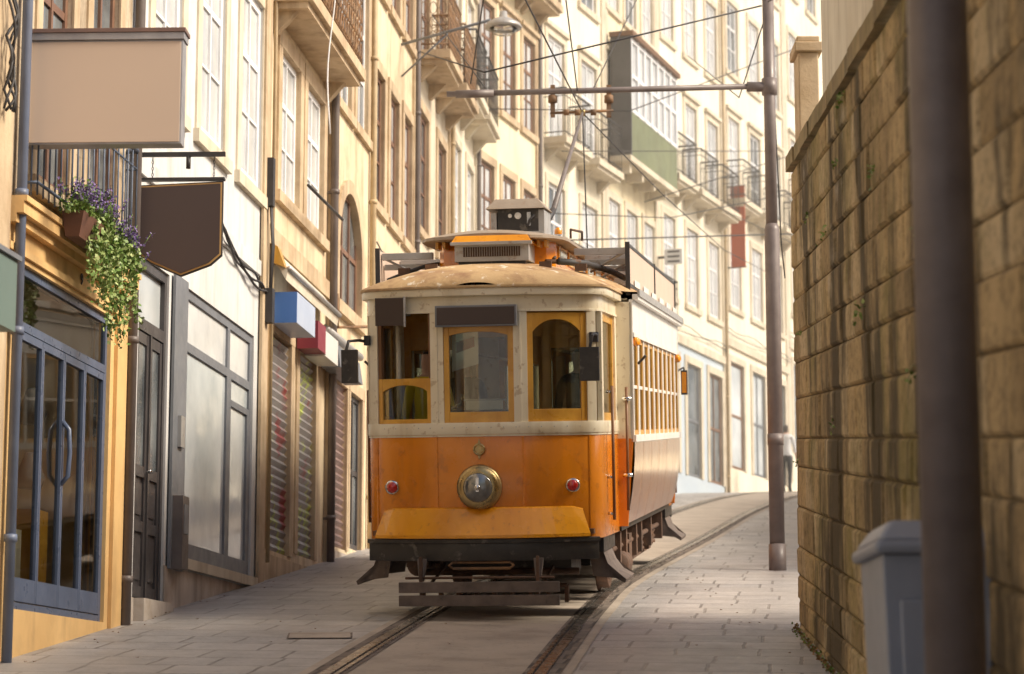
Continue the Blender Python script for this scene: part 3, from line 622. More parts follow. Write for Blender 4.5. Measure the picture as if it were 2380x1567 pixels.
r.box(-.01,.70,-.02,.055,4.34,4.36,'iron')
r.box(-.12,.70,.0,.035,4.54,4.575,'iron'); r.tube([(.4,.018,4.54),(.4,.018,4.44)],.02,'iron',6)
for x in (.11,.61):
    for i in range(7):
        z=4.52-i*.026; r.tube([(x+(.007 if i%2 else 0)*math.cos(t),.018+(0 if i%2 else .007)*math.cos(t),z+.016*math.sin(t)) for t in [k*math.pi/3 for k in range(6)]],.003,'iron',4,closed=True)
r.done()
# flower box
fb=empty('flower_box'); sf=shopb.f
r=MB('box',fb,sf); a0,a1=shopb.ay(16.85),shopb.ay(17.6)
r.hexa([(a0,.15,3.42),(a1,.15,3.42),(a1,.25,3.42),(a0,.25,3.42),(a0-.03,.13,3.60),(a1+.03,.13,3.60),(a1+.03,.29,3.60),(a0-.03,.29,3.60)],'pot')
r.done()
r=MB('foliage',fb,sf)
def leaf(c,s,k):
    c=Vector(c); u=Vector([random.gauss(0,1) for _ in range(3)]).normalized(); v=u.orthogonal().normalized(); v.rotate(Matrix.Rotation(random.random()*6.28,3,u))
    r.add([c-v*s*.5,c+v.cross(u)*s*.45-v*s*.05,c+v*s*.7,c-v.cross(u)*s*.45-v*s*.05],[(0,1,2,3)],k)
def fn(aa): return .20+.09*max(0,aa-a0)
for i in range(1200):
    aa=random.uniform(a0-.1,a1+.45); h=abs(random.gauss(0,.08)); leaf((aa,fn(aa)+random.gauss(0,.045),3.56+h+random.random()*.05-.30*max(0,aa-a0-.55)),random.uniform(.020,.038),random.choice(['leaf','leaf','leaf2']))
for i in range(150):
    aa=random.uniform(a0-.1,a1+.45); n0=fn(aa)+random.gauss(0,.045); ht=random.uniform(.10,.24); lx=random.gauss(0,.06); ln=random.gauss(.015,.05); zb=3.62-.32*max(0,aa-a0-.55)
    r.tube([(aa,n0,zb),(aa+lx,n0+ln,zb+ht)],.003,'leaf',3)
    for j in range(8):
        t=.55+.5*j/8; r_=.010
        for _ in range(2): leaf((aa+lx*t+random.gauss(0,r_),n0+ln*t+random.gauss(0,r_),zb+ht*t),.020,'purp')
for k_ in range(34):
    aa=random.uniform(a0+.25,a1+.45); n0=fn(aa)+.04+random.uniform(-.04,.03); Ln=random.choice([.2,.3,.4,.5,.62,.7])*(1 if aa>a0+.5 else .6); pts=[]
    for j in range(12):
        t=j/11; pts.append((aa+.04*math.sin(t*6+k_),n0+.03*math.sin(t*4+k_*2),3.56-.1*max(0,aa-a0-.5)-t*Ln))
    r.tube(pts,.003,'leaf',3)
    for p_ in pts:
        for _ in range(5): leaf((p_[0]+random.gauss(0,.03),p_[1]+random.gauss(0,.02),p_[2]+random.gauss(0,.025)),random.uniform(.018,.042),random.choice(['leaf','leaf2','leaf2']))
r.done(False)
# ---------------------------------------------------------------- right wall: individual rough blocks
def WX(y): return 2.06+.047*(y-15.3)
def WT(y): return 4.32-.117*(18.75-y)
rw=empty('stone_wall')
yy=[3+.75*i for i in range(22)]; yy[-1]=18.75
r=MB('masonry_core',rw); V=[];F=[]
for y in yy: V+=[(WX(y)+.012,y,gz(y)-.5),(WX(y)+.012,y,WT(y))]
r.add(V,[(2*i,2*i+2,2*i+3,2*i+1) for i in range(len(yy)-1)],'mortar')
ye=18.75; r.add([(WX(ye)+.0,ye,gz(ye)-.5),(WX(ye)+6,ye,gz(ye)-.5),(WX(ye)+6,ye,WT(ye)),(WX(ye)+.0,ye,WT(ye))],[(0,1,2,3)],'stone')
r.add([(WX(3),3,-2),(WX(3)+6,3,-2),(WX(3)+6,3,WT(3)),(WX(3),3,WT(3))],[(0,1,2,3)],'stone')
r.done(False)
r=MB('masonry_blocks',rw)
rows=[]; t=0.0
rnd=random.Random(21)
while t<5.6: h=rnd.choice([.19,.22,.25,.28,.31]); rows.append((t,min(h,5.6-t+.01))); t+=h
for (t0,h) in rows:
    y=3+rnd.random()*.4
    while y<18.74:
        Lb=rnd.uniform(.38,.95); y1=min(18.745,y+Lb)
        if 18.745-y1<.25: y1=18.745
        x_=rnd.uniform(-.010,.006); g_=.007; k=rnd.choice(['wallA','wallA','wallB','wallC'])
        za=lambda yq:WT(yq)-t0-h+g_; zb=lambda yq:WT(yq)-t0-g_*.3
        if zb(y)>gz(y)-.3:
            # bulging face: 4 outer + 4 inner verts
            ya,yb_=y+g_,y1-g_*.5; c=.018; V=[]
            for (yq,zf,dz) in ((ya,za,0),(yb_,za,0),(yb_,zb,0),(ya,zb,0)): V.append((WX(yq)+.014,yq,zf(yq)))
            for (yq,zf,dz) in ((ya,za,0),(yb_,za,0),(yb_,zb,0),(ya,zb,0)): V.append((WX(yq)+.004+x_*.5,yq,zf(yq)))
            for (yq,zf,dz) in ((ya+c,za,c),(yb_-c,za,c),(yb_-c,zb,-c),(ya+c,zb,-c)): V.append((WX(yq)-.008+x_+rnd.uniform(-.004,.004),yq+rnd.uniform(-.008,.008),zf(yq)+dz+rnd.uniform(-.006,.006)))
            r.add(V,[(0,1,5,4),(1,2,6,5),(2,3,7,6),(3,0,4,7),(4,5,9,8),(5,6,10,9),(6,7,11,10),(7,4,8,11),(8,9,10,11)],k)
        y=y1
r.done()
r=MB('coping',rw)
for i in range(len(yy)-1):
    y0,y1=yy[i]+.004,yy[i+1]-.004; V=[]; jx=random.uniform(-.010,.010)
    for dz in (0.002,.12):
        for (x,y) in ((WX(y0)-.045+jx,y0),(WX(y0)+.45,y0),(WX(y1)+.45,y1),(WX(y1)-.045+jx,y1)): V.append((x,y,WT(y)+dz+.008*math.sin(i*3)+.008))
    r.hexa(V,'coping')
r.done()
r=MB('terrace',rw); r.add([(WX(3)+.3,3,WT(3)+.02),(WX(3)+6,3,WT(3)+.02),(WX(18.7)+6,18.7,WT(18.7)+.02),(WX(18.7)+.3,18.7,WT(18.7)+.02)],[(0,1,2,3)],'soil'); r.done(False)
r=MB('gate_pillar',None,None,.01); r.box(2.25,2.41,18.42,18.72,4.40,5.22,'stone2'); r.box(2.22,2.44,18.39,18.75,5.22,5.30,'stone2'); r.box(2.24,2.42,18.41,18.73,5.30,5.35,'stone2'); r.done()
r=MB('corrugated_fence'); n=220
V=[];F=[]
for i in range(n+1):
    y=18.3-i*.055; x=WX(y)+.22+(.02 if i%2 else 0); V+=[(x,y,WT(y)+.12),(x,y,WT(y)+1.75)]
r.add(V,[(2*i,2*i+2,2*i+3,2*i+1) for i in range(n)],'fence')
for h in (.4,1.5): r.tube([(WX(18.3)+.3,18.3,WT(18.3)+h),(WX(6.2)+.3,6.2,WT(6.2)+h)],.025,'fence',6)
r.done(False)
r=MB('wall_plant')
for (py,pz,sz) in ((17.9,2.9,.4),(16.9,3.6,.8),(15.6,3.2,1),(14.6,3.45,.7),(13.4,2.3,1),(12.5,2.9,.8),(11,1.6,1),(18.4,2.0,.4),(14.2,3.75,.9),(10.6,2.2,.8),(15.3,1.9,.7)):
    for _ in range(int(20*sz)): leaf((WX(py)-.03+random.gauss(0,.010),py+random.gauss(0,.10*sz),pz+random.gauss(0,.025*sz)-abs(random.gauss(0,.03))),random.uniform(.014,.030),random.choice(['leaf','leaf2']))
for i in range(600):
    py=random.uniform(13,18.7); leaf((WX(py)-.03-abs(random.gauss(0,.02)),py,gz(py)+abs(random.gauss(0,.02))),.02,random.choice(['leaf','dry','dry']))
r.done(False)
r=MB('leaf_litter')
for i in range(80):
    py=random.uniform(15.4,26); px=random.uniform(FX(py)+.1,2.0)
    if random.random()<.6: px=random.choice([FX(py)+.08+abs(random.gauss(0,.12)),1.9-abs(random.gauss(0,.15))])
    c=Vector((px,py,gz(py)+.014)); a_=random.random()*6.28; s_=random.uniform(.012,.022)
    r.add([c+Vector((math.cos(a_+q*1.57)*s_*(1 if q%2 else .6),math.sin(a_+q*1.57)*s_*(1 if q%2 else .6),.006*(q%2))) for q in range(4)],[(0,1,2,3)],'dry')
r.done(False)
r=MB('stone_wall'); pts=[(8.3,18.77),(5.2,26),(5.6,34),(7.6,47),(11.5,58),(19,72),(28,84)]
for i in range(len(pts)-1):
    (x0,y0),(x1,y1)=pts[i],pts[i+1]; V=[]
    for base in (0,1):
        for (x,y) in ((x0,y0),(x1,y1),(x1+.4,y1-.1),(x0+.4,y0-.1)): V.append((x,y,gz(y)+(2.6 if base else -.5)))
    r.hexa(V,'stone')
r.done()
# ---------------------------------------------------------------- poles
r=MB('steel_pole'); px,py=1.41,7.75; g0=gz(py)
r.tube([(px,py,g0-.2),(px,py,g0+.35)],.115,'pole',24); r.tube([(px,py,g0+.35),(px,py,6)],.098,'pole',24); r.done()
cp=empty('catenary_pole'); px,py=2.85,26.0; g0=gz(py)
r=MB('post',cp); r.tube([(px,py,g0-.1),(px,py,g0+.28)],.094,'pole',16); r.tube([(px,py,g0+.28),(px,py,5.35),(px,py,5.42)],[.082,.082,.066],'pole',16); r.tube([(px,py,5.4),(px,py,7.98)],.064,'pole',16)
r.tube([(px,py,6.88),(px,py,7.06)],.085,'pole',16); r.tube([(px,py,7.98),(px,py,8.05),(px,py,8.1)],[.075,.075,.02],'pole',16)
r.tube([(px,py,2.98),(px,py,3.1)],.088,'pole',16); r.done()
r=MB('bracket_arm',cp); r.tube([(px,py,6.98),(-.72,py-.1,6.86)],.032,'pole',10); r.tube([(-.2,py-.09,6.87),(-.62,py-.1,6.86)],.045,'pole',10); r.tube([(px-.25,py,6.97),(px,py,6.97)],.055,'pole',10)
for x in (.45,1.07): r.box(x-.025,x+.025,py-.05,py+.0,6.62,6.98,'ironr'); r.tube([(x,py-.04,6.78),(x,py-.04,6.86)],.05,'ironr',8)
r.tube([(.42,py-.04,6.66),(1.12,py-.04,6.69)],.016,'ironr',6)
for x in (.6,.72,.9): r.tube([(x-.03,py-.04,6.67),(x+.03,py-.04,6.67)],.035,'ironr',8)
r.done()
r=MB('overhead_wires'); W=lambda pts,rr=.009:r.tube(pts,rr,'cable',5)
W([(-.95,10,5.45),(.1,19.5,6.0),(.78,25.95,6.66),(2.1,33,7.3),(3.9,43.6,8.6),(5.7,52,9.7)],.008)
W([(2.78,26,7.9),(-.3,25.5,7.0),(-1.35,34.2,9.7)],.010)
W([(-.05,21,7.9),(-.45,25.6,6.9)],.008); W([(2.85,26,7.95),(3.3,18.5,6.2)],.008); W([(2.87,26,7.9),(3.02,26.6,5.3),(3.1,27,5.0)],.008)
W([(0.9,42.5,10.2),(5.5,50,12.0)]); W([(.55,40,8.05),(5.6,47,9.6)],.014); W([(2.8,50,10.9),(6.2,52,12.4)],.012); W([(4.5,55,12),(7.5,58,11.3)],.01)
W([(-.3,25.6,6.86),(-1.1,32,9.6)],.007); W([(.72,25.9,6.9),(.3,21,8.0)],.008)
W([(-.45,41,10.6),(2.0,40,10.3),(5.5,44,12.6)],.010); W([(.1,44,9.4),(3,45,9.5),(6.9,48,10.9)],.010); W([(2.86,26,7.9),(2.9,30,7.9),(3.3,44,12.4)],.008); W([(.9,26,6.95),(2.0,36,11.2)],.007)
r.done()
sl_=empty('street_lamp'); r=MB('bracket',sl_); r.tube([(-1.6,33,9.45),(-.3,32.2,9.58)],.022,'greyp',8); r.tube([(-1.55,33,9.0),(-.9,32.6,9.5)],.014,'greyp',6); r.done()
r=MB('shade',sl_); r.lathe((-.12,32,9.42),(0,0,1),[(.25,-.02),(.26,.0),(.23,.05),(.12,.11),(.06,.14),(.05,.22)],'tgrey'); r.lathe((-.12,32,9.39),(0,0,1),[(.02,-.09),(.12,-.07),(.2,0)],'lglass'); r.done()
bn=empty('litter_bin'); g0=gz(9.2)-.04; OX=.05; r=MB('body',bn,lambda a,n,z:(a+OX,n,z),.02)
r.hexa([(1.36,9.0,g0),(1.74,9.0,g0),(1.74,9.5,g0),(1.36,9.5,g0),(1.32,8.97,g0+1.12),(1.78,8.97,g0+1.12),(1.78,9.53,g0+1.12),(1.32,9.53,g0+1.12)],'bin')
r.hexa([(1.40,8.965,g0+.15),(1.70,8.965,g0+.15),(1.70,8.985,g0+.15),(1.40,8.985,g0+.15),(1.38,8.95,g0+.95),(1.72,8.95,g0+.95),(1.72,8.97,g0+.95),(1.38,8.97,g0+.95)],'bin'); r.done()
r=MB('lid',bn,lambda a,n,z:(a+OX,n,z),.02); r.box(1.29,1.80,8.93,9.57,g0+1.12,g0+1.17,'bin'); r.hexa([(1.30,8.94,g0+1.17),(1.79,8.94,g0+1.17),(1.79,9.56,g0+1.17),(1.30,9.56,g0+1.17),(1.36,9.05,g0+1.25),(1.73,9.05,g0+1.25),(1.73,9.5,g0+1.25),(1.36,9.5,g0+1.25)],'bin'); r.done()
# ---------------------------------------------------------------- people
def person(name,mw,h=1.68,top='shirt',arms=0,parent=None):
    J=[(0,0,.95),(0,0,1.1),(0,.0,1.28),(0,0,1.42),(0,.0,1.50),(0,.01,1.56),(0,.015,1.66),(0,.01,1.73)]
    R=[(.15,.11),(.135,.10),(.165,.11),(.12,.09),(.055,.055),(.065,.075),(.078,.095),(.045,.055)]
    E=[(i,i+1) for i in range(7)]
    def ch(start,pts,rad):
        k=start
        for p,q in zip(pts,rad): J.append(p); R.append(q if isinstance(q,tuple) else (q,q)); E.append((k,len(J)-1)); k=len(J)-1
        return k
    for s,st in ((-1,.14),(1,-.10)):
        ch(0,[(s*.09,0,.88),(s*.10,st*.5,.48),(s*.10,st-.02*1,.09),(s*.11,st+.12,.04)],[.095,.062,.042,(.04,.03)])
        w_=ch(3,[(s*.17,0,1.40),(s*.22,-st*.3,1.13),(s*.24,-st*.9+.05,.90),(s*.245,-st+.07,.84)],[.062,.045,.03,(.022,.032)])
        for q,(dy,L) in enumerate(((-.028,.06),(-.01,.075),(.01,.07),(.026,.055))): ch(w_,[(s*.245,-st+.07+dy,.80),(s*.24,-st+.08+dy,.80-L*.5),(s*.23,-st+.085+dy,.80-L)],[.009,.008,.007])
        ch(w_,[(s*.225,-st+.11,.82),(s*.215,-st+.125,.78)],[.010,.008])
    me=bpy.data.meshes.new(name); me.from_pydata(J,E,[]); o=bpy.data.objects.new(name,me); S.collection.objects.link(o)
    md=o.modifiers.new('s','SKIN'); o.modifiers.new('d','SUBSURF').levels=2
    for i,v in enumerate(me.skin_vertices[0].data): v.radius=R[i]; v.use_root=(i==0)
    dg=bpy.context.evaluated_depsgraph_get(); m2=bpy.data.meshes.new_from_object(o.evaluated_get(dg)); o.modifiers.clear(); o.data=m2
    m2.materials.clear()
    for k in (top,'trous','skin','hair'): m2.materials.append(M[k])
    for p in m2.polygons:
        c=p.center; p.use_smooth=True
        if c.z>1.52: p.material_index=3 if (c.z>1.70 or c.y<-.0) else 2
        elif c.z>1.47: p.material_index=2
        elif abs(c.x)>.185 and c.z<1.0: p.material_index=2
        elif c.z<.93: p.material_index=1
        else: p.material_index=0
    o.matrix_world=mw@Matrix.Scale(h/1.76,4)
    if parent: o.parent=parent
    return o
py=57.5; px=6.55; pe=person('pedestrian',Matrix.Translation((px,py,gz(py)+.0))@Matrix.Rotation(-.3,4,'Z'),1.66)
# ---------------------------------------------------------------- TRAM
T=empty('tram')
th=math.radians(7.7); ph=math.atan(SL*math.cos(th))
X=Vector((math.cos(th),-math.sin(th),0)); Y=Vector((math.sin(th)*math.cos(ph),math.cos(th)*math.cos(ph),math.sin(ph))); Z=X.cross(Y)
Y0=19.45; T.matrix_world=Matrix(((X.x,Y.x,Z.x,-.24),(X.y,Y.y,Z.y,Y0),(X.z,Y.z,Z.z,gz(Y0)+.02),(0,0,0,1)))
yb=lambda x:.24*(abs(x)/.93)**2.2
LEN=8.9
def bow(x0,x1,n=10): return [(x0+(x1-x0)*i/n,yb(x0+(x1-x0)*i/n)) for i in range(n+1)]
OUT=[(-.985,1.45),(-.965,.45),(-.955,.34),(-.93,.265)]+bow(-.88,.88,24)+[(.93,.265),(.955,.34),(.965,.45),(.985,1.45)]
SID=[(.955,.34),(.965,.45),(.985,1.45)]; SIDL=[(-x,y) for x,y in SID[::-1]]
def platform(f,pre,front=True):
    r=MB(pre+'_panels',T,f,.004)
    r.strip(OUT,.62,1.47,.035,'orange',0,True)
    r.strip(OUT,1.47,1.565,.05,'tcream',.014,True); r.strip(OUT,1.452,1.468,.02,'tcream',.008)
    r.strip(OUT,2.46,2.60,.045,'tcream',.0,True); r.strip(OUT,2.585,2.645,.05,'tcream',.05,True); r.strip(OUT,2.645,2.665,.06,'troof',.065,True)
    r.strip(OUT,2.452,2.47,.03,'tcream',.01)
    for x in (-.35,.35): r.strip(bow(x-.009,x+.009,2),.87,1.452,.01,'orange',.006)
    for x in (-.87,.87): r.strip(bow(x-.007,x+.007,2),.64,1.452,.01,'orange',.005)
    for x0,x1 in ((-.395,-.285),(.285,.395),(-.93,-.86),(.86,.93)): r.strip(bow(x0,x1,4),1.565,2.455,.05,'tcream',.0)
    for x in (-.34,.34): r.strip(bow(x-.008,x+.008,2),1.565,2.455,.012,'tcream',.008)
    for x in [-.8+.1*i for i in range(17)]:
        r.lathe((x,yb(x)-.013,1.60-.075),(0,-1,0),[(.005,0),(.005,.003),(.002,.005)],'tgrey',6)
    for z in (.95,1.08,1.21,1.34,1.44):
        for x in (-.35,.35): r.lathe((x,yb(x)-.006,z),(0,-1,0),[(.006,0),(.006,.003),(.002,.005)],'orange',6)
    for sd_ in (SID,SIDL):
        sg=1 if sd_ is SID else -1
        r.box(min(sg*.925,sg*.965),max(sg*.925,sg*.965),.345,.47,1.565,2.455,'tcream'); r.box(min(sg*.94,sg*.985),max(sg*.94,sg*.985),1.33,1.45,1.565,2.455,'tcream')
    r.done()
    r=MB(pre+'_window_frames',T,f,.003)
    def arch(x0,x1,zt,rise):
        c=(x0+x1)/2; h=(x1-x0)/2; return lambda x: zt-rise*min(1,(abs(x-c)/h)**2.4)
    def fr(x0,x1,z0,z1,w=.05,bw=.09,rise=0,k='amber',out=-.012):
        r.strip(bow(x0,x0+w,3),z0,z1,.035,k,out); r.strip(bow(x1-w,x1,3),z0,z1,.035,k,out)
        r.strip(bow(x0+w,x1-w,8),z0,z0+bw,.035,k,out-.002)
        r.strip(bow(x0+w,x1-w,12),arch(x0+w,x1-w,z1-.055,rise),z1,.035,k,out-.002)
        r.strip(bow(x0+w*.8,x1-w*.8,8),z0+bw-.01,z1-.02,.006,'glass',out-.02)
    fr(-.285,.285,1.565,2.35,.045,.085,.03)
    r.strip(bow(-.285,.285,6),2.35,2.455,.03,'tcream',-.005)
    fr(.395,.86,1.565,2.44,.045,.10,.10)
    if front:
        fr(-.86,-.395,1.565,1.93,.035,.035,.05)
        r.strip(bow(-.86,-.83,2),1.93,2.455,.035,'dwood',-.012); r.strip(bow(-.415,-.395,2),1.93,2.455,.035,'dwood',-.012)
    else: fr(-.86,-.395,1.565,2.44,.045,.10,.10)
    for sg in (-1,1):
        r.box(min(sg*.93,sg*.96),max(sg*.93,sg*.96),.47,.53,1.565,2.455,'amber'); r.box(min(sg*.93,sg*.965),max(sg*.93,sg*.965),1.27,1.33,1.565,2.455,'amber')
        r.box(min(sg*.93,sg*.96),max(sg*.93,sg*.96),.53,1.27,1.565,1.63,'amber'); r.box(min(sg*.93,sg*.96),max(sg*.93,sg*.96),.53,1.27,2.38,2.455,'amber')
        r.box(sg*.945-.003,sg*.945+.003,.53,1.27,1.63,2.38,'glass')
    r.done()
    r=MB(pre+'_bumper',T,f,.006)
    r.strip(bow(-.90,.90,20),.46,.635,.12,'black',.085,True); r.strip(bow(-.905,.905,20),.60,.637,.02,'black',.10)
    V=[];F=[]; nn=20
    for i in range(nn+1):
        t=-1+2*i/nn; xt=.81*t; xb=.875*t; rt=.022*max(0,(abs(t)-.88)/.12)**2
        V+=[(xt,yb(xt)-.008,.885-rt),(xt*.99+xb*.01,yb(xt)-.03,.875-rt),(xb,yb(xb)-.12,.668),(xb,yb(xb)-.12,.64),(xb,yb(xb)-.0,.64)]
    for i in range(nn):
        for q in range(4): F.append((5*i+q,5*i+5+q,5*i+6+q,5*i+1+q))
    r.add(V,F,'orange2',False)
    r.done()
    r=MB(pre+'_lifeguard',T,f,.004)
    r.box(-.645,.645,-.16,-.135,.11,.195,'plank'); r.box(-.645,.645,-.158,-.133,.215,.30,'plank')
    r.tube([(-.6,-.10,.33),(.6,-.10,.33)],.012,'rust',6)
    for x in (-.47,.47):
        r.box(x-.012,x+.012,-.13,-.10,.12,.5,'rust'); r.hexa([(x-.02,-.10,.3),(x+.02,-.10,.3),(x+.02,-.07,.3),(x-.02,-.07,.3),(x-.04,-.06,.48),(x+.04,-.06,.48),(x+.04,.0,.48),(x-.04,.0,.48)],'plank')
        r.tube([(x,-.1,.2),(x*.98,1.0,.35)],.014,'rust',6)
    r.tube([(-.22+.0,-.05,.40),(.24,-.05,.40),(.27,-.06,.425),(.24,-.05,.45),(-.22,-.05,.45),(-.25,-.06,.425)],.014,'ironr',6,closed=True)
    for i in range(9): r.box(-.6+i*.15,-.57+i*.15,.6,.7,.08,.22,'rust')
    r.tube([(-.62,.6,.22),(.62,.6,.22)],.02,'rust',6); r.done()
    r=MB(pre+'_steps',T,f)
    for sg in (-1,1):
        prof=[(.90,.60),(.93,.50),(.97,.40),(1.03,.32),(1.12,.27)]; V=[];F=[]
        for (x,z) in prof: V+=[(sg*x,.50,z),(sg*x,1.28,z),(sg*(x-.012),1.28,z-.03),(sg*(x-.012),.50,z-.03)]
        for i in range(len(prof)-1):
            for q in range(4): F.append((4*i+q,4*i+(q+1)%4,4*i+4+(q+1)%4,4*i+4+q))
        F+=[(0,1,2,3),(16,17,18,19)]; r.add(V,F,'plank',False)
        for y_ in (.50,1.28): r.add([(sg*.8,y_,.60),(sg*.9,y_,.60),(sg*.97,y_,.40),(sg*1.12,y_,.27),(sg*.85,y_,.30)],[(0,1,2,3,4)],'plank')
        r.box(min(sg*.5,sg*.95),max(sg*.5,sg*.95),.4,1.4,.5,.615,'black')
    r.done()
    r=MB(pre+'_headlight',T,f); z=1.045
    r.lathe((0,-.002,z),(0,-1,0),[(.14,0),(.18,.005),(.185,.02),(.17,.035),(.15,.045),(.15,.085),(.168,.09),(.168,.105),(.125,.112)],'brass',32)
    r.lathe((0,-.108,z),(0,-1,0),[(.124,.0),(.108,.018),(.07,.032),(.0,.038)],'lens',32); r.lathe((0,-.146,z),(0,-1,0),[(.03,-.01),(.02,.008),(.0,.012)],'chrome',16)
    r.box(-.012,.012,-.15,-.11,z-.03,z+.08,'chrome')
    for sg in (-1,1):
        x=sg*.735; yl=yb(x); r.lathe((x,yl,1.05),(0,-1,0),[(.058,0),(.058,.03),(.046,.035)],'chrome',20); r.lathe((x,yl-.034,1.05),(0,-1,0),[(.046,0),(.036,.012),(.0,.018)],'red',20)
    pts=[]
    for i in range(8):
        R=.085 if i%2==0 else .028; pts.append((R*math.sin(i*math.pi/4)*(.6 if i in(2,6) else 1),R*math.cos(i*math.pi/4)))
    r.add([(x,-.004,1.35+zz) for x,zz in pts]+[(x,-.014,1.35+zz) for x,zz in pts],[tuple(range(8)),tuple(range(8,16))]+[(i,(i+1)%8,8+(i+1)%8,8+i) for i in range(8)],'brass')
    r.tube([(.042*math.cos(t),-.018,1.35+.042*math.sin(t)) for t in [k*math.pi/8 for k in range(16)]],.009,'brass',6,closed=True)
    r.done()
    r=MB(pre+'_handrails',T,f)
    for sg in (-1,1):
        r.tube([(sg*1.02,.62,.75),(sg*1.02,.62,1.85)],.013,'dwood',8)
        for z in (.8,1.1,1.8): r.tube([(sg*.97,.62,z),(sg*1.02,.62,z)],.012,'chrome',6)
        r.tube([(sg*1.07,1.40,.8),(sg*1.07,1.40,1.85)],.013,'dwood',8)
        for z in (1.1,1.75): r.tube([(sg*1.07,1.40,z),(sg*1.07,1.47,z)],.016,'chrome',6); r.tube([(sg*1.03,1.40,z),(sg*1.11,1.40,z)],.018,'chrome',6)
    r.done()
platform(None,'front'); platform(lambda x,y,z:(-x,LEN-y,z),'rear',False)
r=MB('destination_box',T,None,.004)
r.box(-.335,.325,-.06,.0,2.335,2.505,'greyp'); r.box(-.32,.31,-.066,-.061,2.35,2.49,'destb')
r.hexa([(-.845,.055,2.36),(-.60,-.0,2.355),(-.60,.02,2.355),(-.845,.075,2.36),(-.845,.055,2.585),(-.60,.0,2.58),(-.60,.02,2.58),(-.845,.075,2.585)],'destb')
r.hexa([(-.60,-.012,2.345),(-.585,-.012,2.345),(-.585,.02,2.345),(-.60,.02,2.345),(-.60,-.012,2.59),(-.585,-.012,2.59),(-.585,.02,2.59),(-.60,.02,2.59)],'tgrey'); r.done()
HW=1.13; YA,YB=1.45,LEN-1.45
for nm,y0,y1 in (('front_bulkhead',YA,YA+.05),('rear_bulkhead',YB-.05,YB)):
    r=MB(nm,T,None,.004)
    for sg in (-1,1):
        a,b_=sorted((sg*.86,sg*(HW-.01))); r.box(a,b_,y0,y1,1.41,2.58,'tcream')
        r.hexa([(sg*.86,y0,.66),(sg*1.06,y0,.66),(sg*1.06,y1,.66),(sg*.86,y1,.66),(sg*.86,y0,1.41),(sg*(HW-.01),y0,1.41),(sg*(HW-.01),y1,1.41),(sg*.86,y1,1.41)],'orange')
        a,b_=sorted((sg*.86,sg*.80)); r.box(a,b_,y0+.005,y1-.005,.7,2.5,'amber')
        a,b_=sorted((sg*.42,sg*.34)); r.box(a,b_,y0+.005,y1-.005,.7,2.3,'amber')
        a,b_=sorted((sg*.80,sg*.42)); r.box(a,b_,y0+.01,y1-.01,.7,1.5,'amber'); r.box(a,b_,y0+.02,y0+.025,1.5,2.2,'glass'); r.box(a,b_,y0+.01,y1-.01,2.2,2.3,'amber')
    r.box(-.80,.80,y0+.004,y1-.004,2.3,2.6,'amber'); r.done()
r=MB('saloon_sides',T,None,.004); ns=10; PW=(YB-YA)/ns
for sg in (-1,1):
    prof=[(HW,1.38),(HW-.002,1.25),(HW-.012,1.1),(HW-.03,.95),(HW-.055,.80),(HW-.085,.68)]
    V=[];F=[]
    for x,z in prof: V+=[(sg*x,YA,z),(sg*x,YB,z)]
    for i in range(len(prof)-1): F.append((2*i,2*i+1,2*i+3,2*i+2))
    r.add(V,F,'oside',True)
    for j in range(0,7):
        y=YA+(YB-YA)*j/6
        V=[];F=[]
        for x,z in prof: V+=[(sg*(x+.006),max(YA+.003,y-.018),z),(sg*(x+.006),min(YB-.003,y+.018),z)]
        r.add(V,[(2*i,2*i+1,2*i+3,2*i+2) for i in range(5)],'oside',True)
    def sb(x0,x1,y0,y1,z0,z1,k): a,b_=sorted((sg*x0,sg*x1)); r.box(a,b_,y0,y1,z0,z1,k)
    sb(HW-.03,HW+.015,YA,YB,1.38,1.44,'twhite'); sb(HW-.03,HW,YA,YB,2.30,2.60,'twhite'); sb(HW,HW+.012,YA+.01,YB-.01,2.28,2.32,'twhite')
    for j in range(ns+1):
        y=YA+PW*j; y0=max(YA,y-.045); y1=min(YB,y+.045); sb(HW-.035,HW-.002,y0,y1,1.44,2.30,'twhite')
        if j<ns:
            sb(HW-.03,HW-.012,y+.045,y+.075,1.44,2.30,'amber'); sb(HW-.03,HW-.012,y+PW-.075,y+PW-.045,1.44,2.30,'amber')
            sb(HW-.03,HW-.013,y+.075,y+PW-.075,1.44,1.48,'amber'); sb(HW-.03,HW-.013,y+.075,y+PW-.075,2.24,2.30,'amber'); sb(HW-.03,HW-.014,y+.075,y+PW-.075,1.84,1.87,'twhite')
            sb(HW-.025,HW-.022,y+.075,y+PW-.075,1.48,2.24,'glass')
    sb(HW+.0,HW+.05,YA,YB,2.60,2.645,'twhite')
    r.tube([(sg*(HW+.03),YA+.12,2.05),(sg*(HW+.10),YA+.10,2.12)],.012,'iron',6); r.lathe((sg*(HW+.0),YA+.12,2.24),(sg,-.6,0),[(.04,0),(.04,.03),(.028,.05)],'amberl',14)
    r.lathe((sg*(HW+.0),YB-.4,2.24),(sg,-.6,0),[(.045,0),(.045,.03),(.03,.05)],'amberl',14)
r.done()
r=MB('interior',T)
r.box(-.9,.9,.12,LEN-.12,.66,.70,'dwood'); r.box(-1.0,1.0,YA+.05,YB-.05,.62,.66,'black')
r.box(-1.08,1.08,YA+.06,YB-.06,2.60,2.615,'pale')
for j in range(7):
    y=2.1+j*.72
    for sg in (-1,1):
        a,b_=sorted((sg*.35,sg*1.0)); r.box(a,b_,y,y+.42,1.08,1.14,'dwood'); r.box(a,b_,y+.38,y+.43,1.14,1.62,'amber'); r.box(a+.05,b_-.05,y+.1,y+.3,.70,1.08,'dwood')
